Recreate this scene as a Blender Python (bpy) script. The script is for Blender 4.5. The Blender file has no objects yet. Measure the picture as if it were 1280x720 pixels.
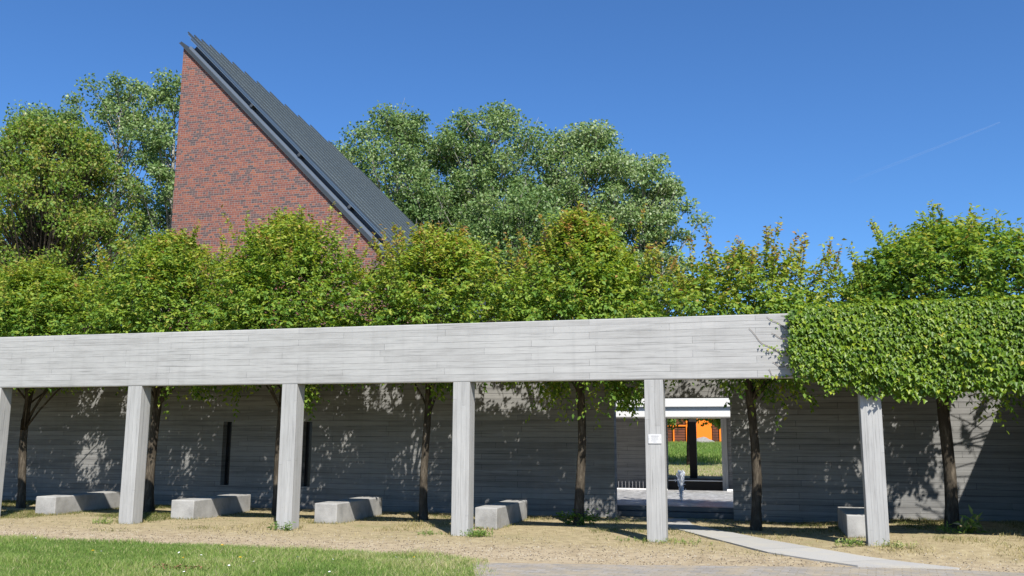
import bpy, bmesh, math, random
import numpy as np
from mathutils import Vector, Matrix

random.seed(7)
RNG = np.random.default_rng(11)
sc = bpy.context.scene
COL = sc.collection
UP = np.array([0., 0., 1.])

# ------------------------------------------------------------------ basics
def tag(o, label=None, cat=None, group=None, kind=None):
    if label: o['label'] = label
    if cat: o['category'] = cat
    if group: o['group'] = group
    if kind: o['kind'] = kind
    return o

def thing(name, loc, label, cat, group=None, rz=0.0):
    o = bpy.data.objects.new(name, None)
    o.empty_display_size = 0.2
    o.location = loc
    o.rotation_euler = (0, 0, rz)
    COL.objects.link(o)
    return tag(o, label, cat, group)

def link(name, me, mat=None, parent=None, loc=None):
    o = bpy.data.objects.new(name, me)
    if mat is not None: me.materials.append(mat)
    COL.objects.link(o)
    if parent is not None: o.parent = parent
    if loc is not None: o.location = loc
    return o

def pymesh(name, verts, faces, mat=None, parent=None, smooth=False, loc=None):
    me = bpy.data.meshes.new(name)
    me.from_pydata([tuple(v) for v in verts], [], [tuple(f) for f in faces])
    if smooth:
        me.polygons.foreach_set('use_smooth', [True] * len(me.polygons))
    me.update()
    return link(name, me, mat, parent, loc)

def bm_obj(name, bm, mat=None, parent=None, smooth=False, loc=None):
    me = bpy.data.meshes.new(name)
    bmesh.ops.recalc_face_normals(bm, faces=bm.faces)
    bm.to_mesh(me); bm.free()
    if smooth:
        me.polygons.foreach_set('use_smooth', [True] * len(me.polygons))
    return link(name, me, mat, parent, loc)

def add_box(bm, x0, x1, y0, y1, z0, z1, bevel=0.0):
    r = bmesh.ops.create_cube(bm, size=1.0)
    vs = r['verts']
    bmesh.ops.scale(bm, vec=(x1 - x0, y1 - y0, z1 - z0), verts=vs)
    bmesh.ops.translate(bm, vec=((x0 + x1) / 2, (y0 + y1) / 2, (z0 + z1) / 2), verts=vs)
    if bevel > 0:
        es = list({e for v in vs for e in v.link_edges})
        bmesh.ops.bevel(bm, geom=es, offset=bevel, segments=2, affect='EDGES', profile=0.5)

def box_obj(name, x0, x1, y0, y1, z0, z1, mat, parent=None, bevel=0.006):
    bm = bmesh.new()
    add_box(bm, x0, x1, y0, y1, z0, z1, bevel)
    return bm_obj(name, bm, mat, parent)

def np_mesh(name, V, F, mat, parent=None, tint=None, smooth=False, loc=None):
    """fast triangle mesh from numpy arrays, with an optional per-face tint"""
    me = bpy.data.meshes.new(name)
    n, m = len(V), len(F)
    k = F.shape[1]
    me.vertices.add(n); me.vertices.foreach_set('co', np.ascontiguousarray(V, dtype=np.float32).ravel())
    me.loops.add(m * k); me.loops.foreach_set('vertex_index', np.ascontiguousarray(F, dtype=np.int32).ravel())
    me.polygons.add(m)
    me.polygons.foreach_set('loop_start', np.arange(0, m * k, k, dtype=np.int32))
    me.update(calc_edges=True)
    if tint is not None:
        a = me.attributes.new('tint', 'FLOAT', 'FACE')
        a.data.foreach_set('value', np.ascontiguousarray(tint, dtype=np.float32))
    if smooth:
        me.polygons.foreach_set('use_smooth', np.ones(m, dtype=bool))
    return link(name, me, mat, parent, loc)

def unit(a):
    return a / np.maximum(np.linalg.norm(a, axis=-1, keepdims=True), 1e-9)

def leaves(P, D, N, L, W, fold=0.22, droop=0.12):
    """simple folded leaf: 4 vertices, 2 triangles"""
    D = unit(D); S = unit(np.cross(D, N)); N = np.cross(S, D)
    L = L[:, None]; W = W[:, None]
    mid = P + D * L * 0.42
    V = np.stack([P, P + D * L - N * L * droop, mid - S * W * .5 + N * W * fold, mid + S * W * .5 + N * W * fold], 1)
    n = len(P); b = np.arange(n)[:, None] * 4
    F = np.concatenate([b + np.array([[0, 3, 1]]), b + np.array([[0, 1, 2]])], 1).reshape(-1, 3)
    return V.reshape(-1, 3), F

def lobed(P, D, N, L, W, fold=0.18, droop=0.15):
    """three-lobed ivy leaf: 6 vertices, 4 triangles"""
    D = unit(D); S = unit(np.cross(D, N)); N = np.cross(S, D)
    L = L[:, None]; W = W[:, None]
    pts = [(0, 0, 0), (-.52, .30, 1), (-.27, .52, .5), (0, 1.0, -1), (.27, .52, .5), (.52, .30, 1)]
    V = []
    for (s, d, h) in pts:
        off = N * W * fold * h if h >= 0 else -N * L * droop
        V.append(P + S * W * s + D * L * d + off)
    V = np.stack(V, 1)
    n = len(P); b = np.arange(n)[:, None] * 6
    F = np.concatenate([b + np.array([[0, 2, 1]]), b + np.array([[0, 3, 2]]), b + np.array([[0, 4, 3]]), b + np.array([[0, 5, 4]])], 1).reshape(-1, 3)
    return V.reshape(-1, 3), F

class Tubes:
    def __init__(self): self.V = []; self.F = []
    def add(self, pts, rad, sides=6, wob=0.0):
        pts = np.asarray(pts, float); k0 = len(self.V)
        n = len(pts)
        for i in range(n):
            t = pts[min(i + 1, n - 1)] - pts[max(i - 1, 0)]
            t = t / max(np.linalg.norm(t), 1e-9)
            a = np.cross(t, [0.3, 1, 0.2] if abs(t[1]) < .8 else [1, 0, 0.2]); a /= np.linalg.norm(a)
            b = np.cross(t, a)
            for j in range(sides):
                an = 2 * math.pi * j / sides
                r = rad[i] * (1 + wob * random.uniform(-1, 1))
                self.V.append(pts[i] + (a * math.cos(an) + b * math.sin(an)) * r)
        for i in range(n - 1):
            for j in range(sides):
                p = k0 + i * sides + j; q = k0 + i * sides + (j + 1) % sides
                self.F.append((p, q, q + sides, p + sides))
        self.F.append(tuple(k0 + (n - 1) * sides + j for j in range(sides)))
        self.F.append(tuple(k0 + sides - 1 - j for j in range(sides)))
    def build(self, name, mat, parent=None, smooth=True):
        return pymesh(name, self.V, self.F, mat, parent, smooth)

def bez(a, b, c, n):
    t = np.linspace(0, 1, n)[:, None]
    return (1 - t) ** 2 * a + 2 * t * (1 - t) * b + t * t * c

# ------------------------------------------------------------------ materials
class NT:
    def __init__(self, name):
        self.m = bpy.data.materials.new(name); self.m.use_nodes = True
        self.t = self.m.node_tree; self.t.nodes.clear()
        self.out = self.n('ShaderNodeOutputMaterial')
    def n(self, typ, **kw):
        nd = self.t.nodes.new(typ)
        for k, v in kw.items():
            if k.startswith('_'): setattr(nd, k[1:], v)
            else: nd.inputs[k.replace('__', ' ')].default_value = v
        return nd
    def l(self, a, b): self.t.links.new(a, b)
    def coords(self, scale=(1, 1, 1), kind='Object', rot=(0, 0, 0), jitter=False):
        tc = self.n('ShaderNodeTexCoord'); mp = self.n('ShaderNodeMapping')
        mp.inputs['Scale'].default_value = scale; mp.inputs['Rotation'].default_value = rot
        src = tc.outputs[kind]
        if jitter:
            oi = self.n('ShaderNodeObjectInfo'); ml = self.n('ShaderNodeVectorMath', _operation='MULTIPLY_ADD')
            self.l(oi.outputs['Random'], ml.inputs[0]); ml.inputs[1].default_value = (37.3, 91.7, 53.1)
            self.l(src, ml.inputs[2]); src = ml.outputs[0]
        self.l(src, mp.inputs['Vector'])
        return mp.outputs['Vector']
    def noise(self, vec, scale, detail=4, rough=.55, dist=0):
        nd = self.n('ShaderNodeTexNoise'); self.l(vec, nd.inputs['Vector'])
        nd.inputs['Scale'].default_value = scale; nd.inputs['Detail'].default_value = detail
        nd.inputs['Roughness'].default_value = rough; nd.inputs['Distortion'].default_value = dist
        return nd.outputs['Fac']
    def ramp(self, fac, stops):
        nd = self.n('ShaderNodeValToRGB'); el = nd.color_ramp.elements
        while len(el) < len(stops): el.new(.5)
        for e, (p, c) in zip(el, stops):
            e.position = p; e.color = (*c, 1) if len(c) == 3 else c
        self.l(fac, nd.inputs['Fac']); return nd.outputs['Color']
    def mix(self, a, b, fac, mode='MIX'):
        nd = self.n('ShaderNodeMix', _data_type='RGBA', _blend_type=mode)
        for s, i in ((fac, 0), (a, 6), (b, 7)):
            if hasattr(s, 'is_output'): self.l(s, nd.inputs[i])
            else: nd.inputs[i].default_value = s if i == 0 else (*s, 1)
        return nd.outputs[2]
    def math(self, op, a, b=0.0):
        nd = self.n('ShaderNodeMath', _operation=op)
        for i, s in enumerate((a, b)):
            if hasattr(s, 'is_output'): self.l(s, nd.inputs[i])
            else: nd.inputs[i].default_value = s
        return nd.outputs[0]
    def bsdf(self, color, rough=.8, metal=0, spec=.3, bump=None, bstr=.3, bdist=.01, **kw):
        p = self.n('ShaderNodeBsdfPrincipled')
        if hasattr(color, 'is_output'): self.l(color, p.inputs['Base Color'])
        else: p.inputs['Base Color'].default_value = (*color, 1)
        if hasattr(rough, 'is_output'): self.l(rough, p.inputs['Roughness'])
        else: p.inputs['Roughness'].default_value = rough
        p.inputs['Metallic'].default_value = metal
        p.inputs['Specular IOR Level'].default_value = spec
        for k, v in kw.items(): p.inputs[k.replace('__', ' ')].default_value = v
        if bump is not None:
            b = self.n('ShaderNodeBump'); b.inputs['Strength'].default_value = bstr; b.inputs['Distance'].default_value = bdist
            self.l(bump, b.inputs['Height']); self.l(b.outputs[0], p.inputs['Normal'])
        return p.outputs[0]
    def done(self, shader):
        self.l(shader, self.out.inputs['Surface']); return self.m

def plain(name, color, rough=.7, metal=0, spec=.3, var=.15, nscale=6):
    t = NT(name); v = t.coords(jitter=True)
    f = t.noise(v, nscale, 5)
    c = t.mix(tuple(x * (1 - var) for x in color), tuple(min(1, x * (1 + var)) for x in color), f)
    return t.done(t.bsdf(c, rough, metal, spec, bump=f, bstr=.1))

def board_concrete(name, vertical=False, lo=.30, hi=.44, width=2.7, row=.113, contrast=1.0, stain=0.0, joint=.0034, jdark=.50):
    t = NT(name)
    tc = t.n('ShaderNodeTexCoord'); oi = t.n('ShaderNodeObjectInfo')
    sp = t.n('ShaderNodeSeparateXYZ'); t.l(tc.outputs['Object'], sp.inputs[0])
    cb = t.n('ShaderNodeCombineXYZ')
    if vertical:
        s = t.math('ADD', sp.outputs[0], sp.outputs[1])
        along, across = sp.outputs[2], s
    else:
        along, across = t.math('ADD', sp.outputs[0], sp.outputs[1]), sp.outputs[2]
    off = t.math('MULTIPLY', oi.outputs['Random'], 37.0)
    t.l(t.math('ADD', along, off), cb.inputs[0]); t.l(across, cb.inputs[1]); t.l(off, cb.inputs[2])
    v = cb.outputs[0]
    # a slight wobble so that the board joints are not ruler-straight
    wn = t.noise(v, 1.3, 2); wv = t.n('ShaderNodeVectorMath', _operation='MULTIPLY_ADD')
    t.l(wn, wv.inputs[0]); wv.inputs[1].default_value = (.0, .016, 0); t.l(v, wv.inputs[2])
    br = t.n('ShaderNodeTexBrick', _offset=.37, _offset_frequency=2, _squash=.72, _squash_frequency=3)
    t.l(wv.outputs[0], br.inputs['Vector'])
    for k, val in (('Scale', 1), ('Mortar Size', joint), ('Mortar Smooth', .6), ('Bias', 0), ('Brick Width', width), ('Row Height', row)):
        br.inputs[k].default_value = val
    br.inputs['Color1'].default_value = (0, 0, 0, 1); br.inputs['Color2'].default_value = (1, 1, 1, 1)
    br.inputs['Mortar'].default_value = (.5, .5, .5, 1)
    bri = t.n('ShaderNodeRGBToBW'); t.l(br.outputs['Color'], bri.inputs[0])
    mp = t.n('ShaderNodeMapping'); mp.inputs['Scale'].default_value = (.9, 55, 1); t.l(v, mp.inputs['Vector'])
    grain = t.noise(mp.outputs[0], 2.2, 6, .6)
    blot = t.noise(v, .55, 5, .6)
    mp2 = t.n('ShaderNodeMapping'); mp2.inputs['Scale'].default_value = (1, 5, 1); t.l(v, mp2.inputs['Vector'])
    smear = t.noise(mp2.outputs[0], 2.4, 5, .65, .4)
    speck = t.noise(v, 46, 3, .6)
    # value = boards + grain + blotches
    s = t.math('MULTIPLY', bri.outputs[0], .13 * contrast)
    s = t.math('ADD', s, t.math('MULTIPLY', grain, .56))
    s = t.math('ADD', s, t.math('MULTIPLY', blot, .36))
    s = t.math('ADD', s, t.math('MULTIPLY', smear, .44))
    s = t.math('SUBTRACT', s, .20 - .06 * contrast)
    base = t.ramp(s, [(.18, (lo * .80, lo * .80, lo * .79)), (.42, (lo * 1.08, lo * 1.07, lo * 1.04)), (.62, ((lo + hi) * .52, (lo + hi) * .52, (lo + hi) * .51)), (.85, (hi, hi * .995, hi * .97))])
    if stain:
        mp3 = t.n('ShaderNodeMapping'); mp3.inputs['Scale'].default_value = (.22, 6.5, 1); t.l(v, mp3.inputs['Vector'])
        st = t.ramp(t.noise(mp3.outputs[0], 1.4, 3), [(.50, (0, 0, 0)), (.60, (1, 1, 1))])
        base = t.mix(base, (lo * .45, lo * .44, lo * .43), t.math('MULTIPLY', st, stain))
    mp4 = t.n('ShaderNodeMapping'); mp4.inputs['Scale'].default_value = (.55, 17, 1); t.l(v, mp4.inputs['Vector'])
    streak = t.ramp(t.noise(mp4.outputs[0], 1.9, 5, .62), [(.56, (0, 0, 0)), (.70, (1, 1, 1))])
    base = t.mix(base, (lo * .5, lo * .5, lo * .49), t.math('MULTIPLY', streak, .55))
    mp6 = t.n('ShaderNodeMapping'); mp6.inputs['Scale'].default_value = (5.5, .45, 1) if not vertical else (.3, 6, 1); t.l(v, mp6.inputs['Vector'])
    drip = t.ramp(t.noise(mp6.outputs[0], 1.3, 5, .6), [(.52, (0, 0, 0)), (.75, (1, 1, 1))])
    base = t.mix(base, (lo * .6, lo * .6, lo * .58), t.math('MULTIPLY', drip, .17))
    pit = t.ramp(speck, [(.27, (1, 1, 1)), (.33, (0, 0, 0))])
    base = t.mix(base, (lo * .5, lo * .5, lo * .48), t.math('MULTIPLY', pit, .55))
    mp5 = t.n('ShaderNodeMapping'); mp5.inputs['Scale'].default_value = (.8, 9, 1); t.l(v, mp5.inputs['Vector'])
    jn = t.math('MULTIPLY', br.outputs['Fac'], t.ramp(t.noise(mp5.outputs[0], 1.6, 4), [(.36, (.10, .10, .10)), (.58, (1, 1, 1))]))
    base = t.mix(base, (lo * jdark, lo * jdark, lo * jdark), jn)
    h = t.math('SUBTRACT', t.math('MULTIPLY', grain, .35), br.outputs['Fac'])
    h = t.math('ADD', h, t.math('MULTIPLY', bri.outputs[0], .5))
    return t.done(t.bsdf(base, .86, spec=.2, bump=h, bstr=.55, bdist=.006))

def leaf_mat(name, stops, trans=.35, rough=.42, spec=.35):
    t = NT(name)
    at = t.n('ShaderNodeAttribute', _attribute_name='tint')
    c = t.ramp(at.outputs['Fac'], stops)
    p = t.bsdf(c, rough, spec=spec)
    hs = t.n('ShaderNodeHueSaturation'); hs.inputs['Hue'].default_value = .485; hs.inputs['Saturation'].default_value = 1.1; hs.inputs['Value'].default_value = 1.5
    t.l(c, hs.inputs['Color'])
    tr = t.n('ShaderNodeBsdfTranslucent'); t.l(hs.outputs[0], tr.inputs['Color'])
    mx = t.n('ShaderNodeMixShader'); mx.inputs[0].default_value = trans
    t.l(p, mx.inputs[1]); t.l(tr.outputs[0], mx.inputs[2])
    return t.done(mx.outputs[0])

M = {}
M['beam'] = board_concrete('board_marked_concrete', lo=.245, hi=.395)
M['pillar'] = board_concrete('upright_board_concrete', vertical=True, lo=.25, hi=.385, width=4.3, row=.085, joint=.0022, jdark=.72)
M['wall'] = board_concrete('shade_toned_weathered_concrete', lo=.138, hi=.23, width=2.2, row=.118, contrast=1.6, stain=.3, joint=.005, jdark=.36)  # base tone darkened to imitate tree shade; stain bands are the concrete's own

def m_smooth_concrete():
    t = NT('cast_concrete'); v = t.coords(jitter=True)
    a = t.noise(v, 3.2, 6, .6); b = t.noise(v, 60, 3, .7)
    c = t.ramp(t.math('ADD', t.math('MULTIPLY', a, .7), t.math('MULTIPLY', b, .3)), [(.32, (.19, .188, .18)), (.5, (.29, .287, .278)), (.66, (.37, .366, .355))])
    return t.done(t.bsdf(c, .85, spec=.2, bump=b, bstr=.25, bdist=.004))
M['bench'] = m_smooth_concrete()

def m_ground():
    t = NT('dry_earth')
    v = t.coords(); sp = t.n('ShaderNodeSeparateXYZ'); t.l(v, sp.inputs[0])
    big = t.noise(v, .9, 5, .6); mid = t.noise(v, 5, 5, .65); fine = t.noise(v, 70, 4, .75)
    earth = t.ramp(t.math('ADD', t.math('MULTIPLY', mid, .5), t.math('MULTIPLY', fine, .5)), [(.33, (.15, .118, .075)), (.5, (.30, .242, .158)), (.67, (.45, .385, .27))])
    straw = t.ramp(t.math('ADD', t.math('MULTIPLY', mid, .45), t.math('MULTIPLY', fine, .55)), [(.33, (.14, .113, .065)), (.5, (.29, .238, .142)), (.67, (.44, .375, .24))])
    earth = t.mix(earth, (.42, .35, .25), t.math('MULTIPLY', t.ramp(big, [(.42, (0, 0, 0)), (.62, (1, 1, 1))]), .35))
    # bare trodden track along the lawn
    yy = t.math('ADD', sp.outputs[1], t.math('MULTIPLY', t.math('SUBTRACT', big, .5), 1.6))
    g1 = t.n('ShaderNodeMapRange'); g1.inputs[1].default_value = 13.2; g1.inputs[2].default_value = 14.3; t.l(yy, g1.inputs[0])
    base = t.mix(earth, straw, g1.outputs[0])
    g2 = t.ramp(t.math('ADD', t.math('MULTIPLY', big, .6), t.math('MULTIPLY', mid, .4)), [(.54, (0, 0, 0)), (.66, (1, 1, 1))])
    g3 = t.n('ShaderNodeMapRange'); g3.inputs[1].default_value = 13.8; g3.inputs[2].default_value = 15.5; t.l(sp.outputs[1], g3.inputs[0])
    green = t.mix((.07, .10, .025), (.15, .17, .05), fine)
    base = t.mix(base, green, t.math('MULTIPLY', t.math('MULTIPLY', g2, g3.outputs[0]), .55))
    far = t.n('ShaderNodeMapRange'); far.inputs[1].default_value = 34; far.inputs[2].default_value = 48; t.l(sp.outputs[1], far.inputs[0])
    fg = t.ramp(t.noise(v, 1.2, 6, .7), [(.35, (.05, .10, .02)), (.65, (.11, .19, .035))])
    base = t.mix(base, fg, far.outputs[0])
    return t.done(t.bsdf(base, .95, spec=.1, bump=t.math('ADD', fine, mid), bstr=.45, bdist=.02))
M['ground'] = m_ground()

def m_lawn():
    t = NT('lawn_soil'); v = t.coords()
    f = t.math('ADD', t.math('MULTIPLY', t.noise(v, 4, 5), .5), t.math('MULTIPLY', t.noise(v, 70, 3), .5))
    c = t.ramp(f, [(.35, (.045, .075, .018)), (.5, (.085, .13, .028)), (.65, (.15, .17, .055))])
    return t.done(t.bsdf(c, .9, spec=.1, bump=f, bstr=.6, bdist=.02))
M['lawn'] = m_lawn()

def m_paving():
    t = NT('small_grey_pavers'); v = t.coords(rot=(0, 0, .12))
    br = t.n('ShaderNodeTexBrick', _offset=.5); t.l(v, br.inputs['Vector'])
    for k, val in (('Scale', 1), ('Mortar Size', .007), ('Mortar Smooth', .3), ('Bias', -.1), ('Brick Width', .2), ('Row Height', .1)):
        br.inputs[k].default_value = val
    br.inputs['Color1'].default_value = (.20, .195, .19, 1); br.inputs['Color2'].default_value = (.29, .28, .27, 1); br.inputs['Mortar'].default_value = (.17, .15, .11, 1)
    n = t.noise(v, 3, 6, .7); f = t.noise(v, 90, 3, .7)
    c = t.mix(br.outputs['Color'], (.33, .275, .19), t.ramp(n, [(.42, (.12, .12, .12)), (.66, (.85, .85, .85))]))
    c = t.mix(c, (.12, .11, .10), t.ramp(f, [(.36, (.5, .5, .5)), (.46, (0, 0, 0))]))
    return t.done(t.bsdf(c, .9, spec=.15, bump=t.math('SUBTRACT', f, br.outputs['Fac']), bstr=.5, bdist=.008))
M['paving'] = m_paving()

def m_path():
    t = NT('path_concrete'); v = t.coords(rot=(0, 0, math.radians(-33)))
    br = t.n('ShaderNodeTexBrick', _offset=0.); t.l(v, br.inputs['Vector'])
    for k, val in (('Scale', 1), ('Mortar Size', .008), ('Mortar Smooth', .3), ('Brick Width', 5.0), ('Row Height', 1.5)):
        br.inputs[k].default_value = val
    br.inputs['Color1'].default_value = (.31, .305, .295, 1); br.inputs['Color2'].default_value = (.35, .345, .33, 1); br.inputs['Mortar'].default_value = (.15, .14, .12, 1)
    a = t.noise(v, 2.2, 6, .65); f = t.noise(v, 80, 3, .7)
    c = t.mix(br.outputs['Color'], (.40, .37, .30), t.ramp(a, [(.45, (0, 0, 0)), (.7, (.6, .6, .6))]))
    c = t.mix(c, (.2, .19, .17), t.ramp(f, [(.36, (.45, .45, .45)), (.46, (0, 0, 0))]))
    return t.done(t.bsdf(c, .9, spec=.15, bump=f, bstr=.25, bdist=.005))
M['path'] = m_path()

def m_brick():
    t = NT('mixed_red_brick')
    tc = t.n('ShaderNodeTexCoord'); sp = t.n('ShaderNodeSeparateXYZ'); t.l(tc.outputs['Object'], sp.inputs[0])
    cb = t.n('ShaderNodeCombineXYZ'); t.l(t.math('ADD', sp.outputs[0], sp.outputs[1]), cb.inputs[0]); t.l(sp.outputs[2], cb.inputs[1])
    v = cb.outputs[0]
    br = t.n('ShaderNodeTexBrick', _offset=.5, _offset_frequency=2, _squash=.5, _squash_frequency=3); t.l(v, br.inputs['Vector'])
    for k, val in (('Scale', 1), ('Mortar Size', .008), ('Mortar Smooth', .15), ('Bias', 0), ('Brick Width', .25), ('Row Height', .088)):
        br.inputs[k].default_value = val
    br.inputs['Color1'].default_value = (0, 0, 0, 1); br.inputs['Color2'].default_value = (1, 1, 1, 1); br.inputs['Mortar'].default_value = (.5, .5, .5, 1)
    bw = t.n('ShaderNodeRGBToBW'); t.l(br.outputs['Color'], bw.inputs[0])
    cl = t.math('ADD', bw.outputs[0], t.math('MULTIPLY', t.math('SUBTRACT', t.noise(v, .8, 4), .5), .28))
    c = t.ramp(cl, [(0, (.075, .057, .06)), (.2, (.105, .068, .066)), (.32, (.15, .066, .056)), (.5, (.19, .069, .053)), (.75, (.215, .079, .055)), (.95, (.26, .098, .06)), (1, (.165, .066, .058))])
    f = t.noise(v, 28, 4, .7)
    c = t.mix(c, (.08, .06, .06), t.ramp(f, [(.34, (.5, .5, .5)), (.5, (0, 0, 0))]))
    c = t.mix(c, (.235, .20, .185), br.outputs['Fac'])
    return t.done(t.bsdf(c, .85, spec=.2, bump=t.math('SUBTRACT', t.math('MULTIPLY', f, .3), br.outputs['Fac']), bstr=.6, bdist=.012))
M['brick'] = m_brick()
M['roof'] = plain('grey_standing_seam_metal', (.27, .31, .325), .42, .55, .5, .12, 2.5)
M['roof_seam'] = plain('seam_metal', (.05, .062, .07), .5, .4, .4, .1, 3)
M['roof_light'] = plain('pale_blue_grey_metal', (.17, .20, .235), .45, .5, .5, .08, 3)
M['roof_dark'] = plain('dark_grey_metal', (.055, .062, .07), .5, .3, .4, .15, 3)

def m_bark(name, a, b, sc_=1.0):
    t = NT(name); v = t.coords((9 * sc_, 9 * sc_, 2.2 * sc_), jitter=True)
    n = t.noise(v, 2.2, 7, .68, .5); p = t.noise(t.coords(jitter=True), 2.6, 4)
    c = t.ramp(n, [(.33, tuple(x * .5 for x in a)), (.5, a), (.68, b)])
    c = t.mix(c, tuple(x * .62 for x in a), t.ramp(p, [(.45, (0, 0, 0)), (.7, (.7, .7, .7))]))
    return t.done(t.bsdf(c, .9, spec=.12, bump=n, bstr=.8, bdist=.02))
M['bark'] = m_bark('grey_brown_bark', (.06, .05, .038), (.13, .11, .085))
M['bark_pale'] = m_bark('pale_poplar_bark', (.26, .25, .215), (.42, .41, .36), .5)
M['leaf_row'] = leaf_mat('fresh_spring_leaf', [(0, (.050, .125, .020)), (.3, (.125, .225, .036)), (.6, (.225, .315, .048)), (.8, (.315, .345, .062)), (.95, (.33, .29, .065)), (1, (.34, .20, .075))], .38, .50, .18)
M['leaf_maple'] = leaf_mat('yellowish_leaf', [(0, (.055, .13, .022)), (.4, (.12, .215, .036)), (.75, (.20, .28, .05)), (1, (.32, .29, .08))], .42, .5, .25)
M['leaf_poplar'] = leaf_mat('glossy_poplar_leaf', [(0, (.065, .135, .038)), (.45, (.15, .24, .075)), (.8, (.25, .33, .13)), (1, (.40, .46, .28))], .36, .42, .35)
M['leaf_ivy'] = leaf_mat('creeper_leaf', [(0, (.035, .09, .010)), (.4, (.098, .178, .014)), (.75, (.19, .27, .02)), (.95, (.30, .35, .03)), (1, (.36, .33, .04))], .3, .42, .28)
M['blade'] = leaf_mat('grass_blade', [(0, (.075, .15, .03)), (.45, (.165, .265, .055)), (.75, (.26, .325, .095)), (.9, (.40, .38, .18)), (1, (.50, .45, .28))], .4, .55, .2)
M['straw'] = leaf_mat('dry_grass_blade', [(0, (.09, .115, .03)), (.25, (.17, .17, .06)), (.5, (.34, .28, .13)), (1, (.5, .42, .25))], .25, .7, .1)
M['pebble'] = leaf_mat('pebble_stone', [(0, (.07, .055, .04)), (.5, (.22, .18, .13)), (1, (.46, .42, .35))], .0, .85, .1)
M['vine_stem'] = plain('brown_creeper_stem', (.10, .06, .04), .8)
M['white_metal'] = plain('white_painted_metal', (.72, .72, .72), .45, 0, .4, .05)
M['fascia_white'] = plain('white_fascia', (.56, .56, .55), .5, 0, .4, .04, 2)
M['fascia_blue'] = plain('pale_blue_grey_fascia', (.30, .37, .46), .35, .3, .5, .06, 2)
M['dark_timber'] = plain('dark_stained_timber', (.022, .019, .018), .6)
M['shade_stone'] = plain('wet_shade_dark_stone', (.055, .06, .07), .35, 0, .5, .4, 5)  # dark tone carries the gate wall's shade as well as wetness
M['slot_dark'] = plain('dark_slot_glass', (.012, .012, .013), .25, 0, .5, .1)
M['orange'] = plain('orange_render', (.85, .20, .015), .6, 0, .3, .06, 2)
M['brown_panel'] = None
M['rail_grey'] = plain('grey_painted_metal', (.20, .20, .21), .5)
M['plate'] = plain('white_enamel_plate', (.55, .55, .55), .3, 0, .5, .02)
M['ink'] = plain('grey_lettering', (.16, .16, .17), .6)
M['screw'] = plain('steel_screw', (.25, .25, .25), .4, .8)
M['yellow'] = plain('yellow_petals', (.85, .58, .01), .6)
M['white_petal'] = plain('white_petals', (.85, .85, .82), .6)
M['stalk'] = plain('green_stalk', (.08, .14, .03), .6)
M['dead_leaf'] = plain('dead_brown_leaf', (.15, .085, .04), .7, var=.4, nscale=20)
M['boulder'] = plain('grey_boulder', (.22, .21, .2), .9, var=.4)

def m_planks():
    t = NT('brown_planks'); v = t.coords()
    w = t.n('ShaderNodeTexWave', _bands_direction='Z'); t.l(v, w.inputs['Vector']); w.inputs['Scale'].default_value = 1.6; w.inputs['Distortion'].default_value = .3
    c = t.ramp(w.outputs['Fac'], [(0, (.03, .012, .008)), (.2, (.11, .035, .018)), (1, (.17, .055, .028))])
    c = t.mix(c, (.05, .02, .012), t.ramp(t.noise(v, 3, 5), [(.45, (0, 0, 0)), (.7, (.8, .8, .8))]))
    return t.done(t.bsdf(c, .7))
M['brown_panel'] = m_planks()

def m_water():
    t = NT('rippled_shallow_water'); v = t.coords((1, .8, 1))
    n = t.noise(v, 5, 5, .65, .3); f = t.noise(v, 16, 5, .75); g = t.noise(v, 1.0, 3)
    c = t.ramp(t.math('ADD', t.math('MULTIPLY', n, .5), t.math('MULTIPLY', f, .5)), [(.38, (.12, .125, .13)), (.5, (.33, .33, .335)), (.60, (.58, .58, .58))])
    c = t.mix(c, (.27, .265, .25), t.ramp(g, [(.4, (0, 0, 0)), (.7, (.6, .6, .6))]))
    return t.done(t.bsdf(c, .3, spec=.12, bump=t.math('ADD', n, t.math('MULTIPLY', f, .4)), bstr=.5, bdist=.05))
M['water'] = m_water()

def m_jet():
    t = NT('white_spray')
    d_ = t.bsdf((.9, .92, .94), .25, spec=.5)
    tl = t.n('ShaderNodeBsdfTranslucent'); tl.inputs['Color'].default_value = (.9, .92, .95, 1)
    m0 = t.n('ShaderNodeMixShader'); m0.inputs[0].default_value = .5; t.l(d_, m0.inputs[1]); t.l(tl.outputs[0], m0.inputs[2]); p = m0.outputs[0]
    tr = t.n('ShaderNodeBsdfTransparent'); mx = t.n('ShaderNodeMixShader'); mx.inputs[0].default_value = .85
    t.l(tr.outputs[0], mx.inputs[1]); t.l(p, mx.inputs[2])
    return t.done(mx.outputs[0])
M['jet'] = m_jet()

def m_contrail():
    t = NT('contrail_ice'); v = t.coords()
    d = t.n('ShaderNodeBsdfDiffuse'); d.inputs['Color'].default_value = (.9, .9, .9, 1)
    tl = t.n('ShaderNodeBsdfTranslucent'); tl.inputs['Color'].default_value = (.9, .9, .9, 1)
    ad = t.n('ShaderNodeMixShader'); t.l(d.outputs[0], ad.inputs[1]); t.l(tl.outputs[0], ad.inputs[2])
    sp = t.n('ShaderNodeSeparateXYZ'); t.l(v, sp.inputs[0])
    mr = t.n('ShaderNodeMapRange'); mr.inputs[1].default_value = 0; mr.inputs[2].default_value = 480; mr.inputs[3].default_value = .005; mr.inputs[4].default_value = .038
    t.l(sp.outputs[0], mr.inputs[0])
    tr = t.n('ShaderNodeBsdfTransparent'); mx = t.n('ShaderNodeMixShader')
    t.l(t.math('MULTIPLY', mr.outputs[0], t.math('ADD', .55, t.noise(v, .02, 3))), mx.inputs[0])
    t.l(tr.outputs[0], mx.inputs[1]); t.l(ad.outputs[0], mx.inputs[2])
    return t.done(mx.outputs[0])
M['contrail'] = m_contrail()

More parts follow.
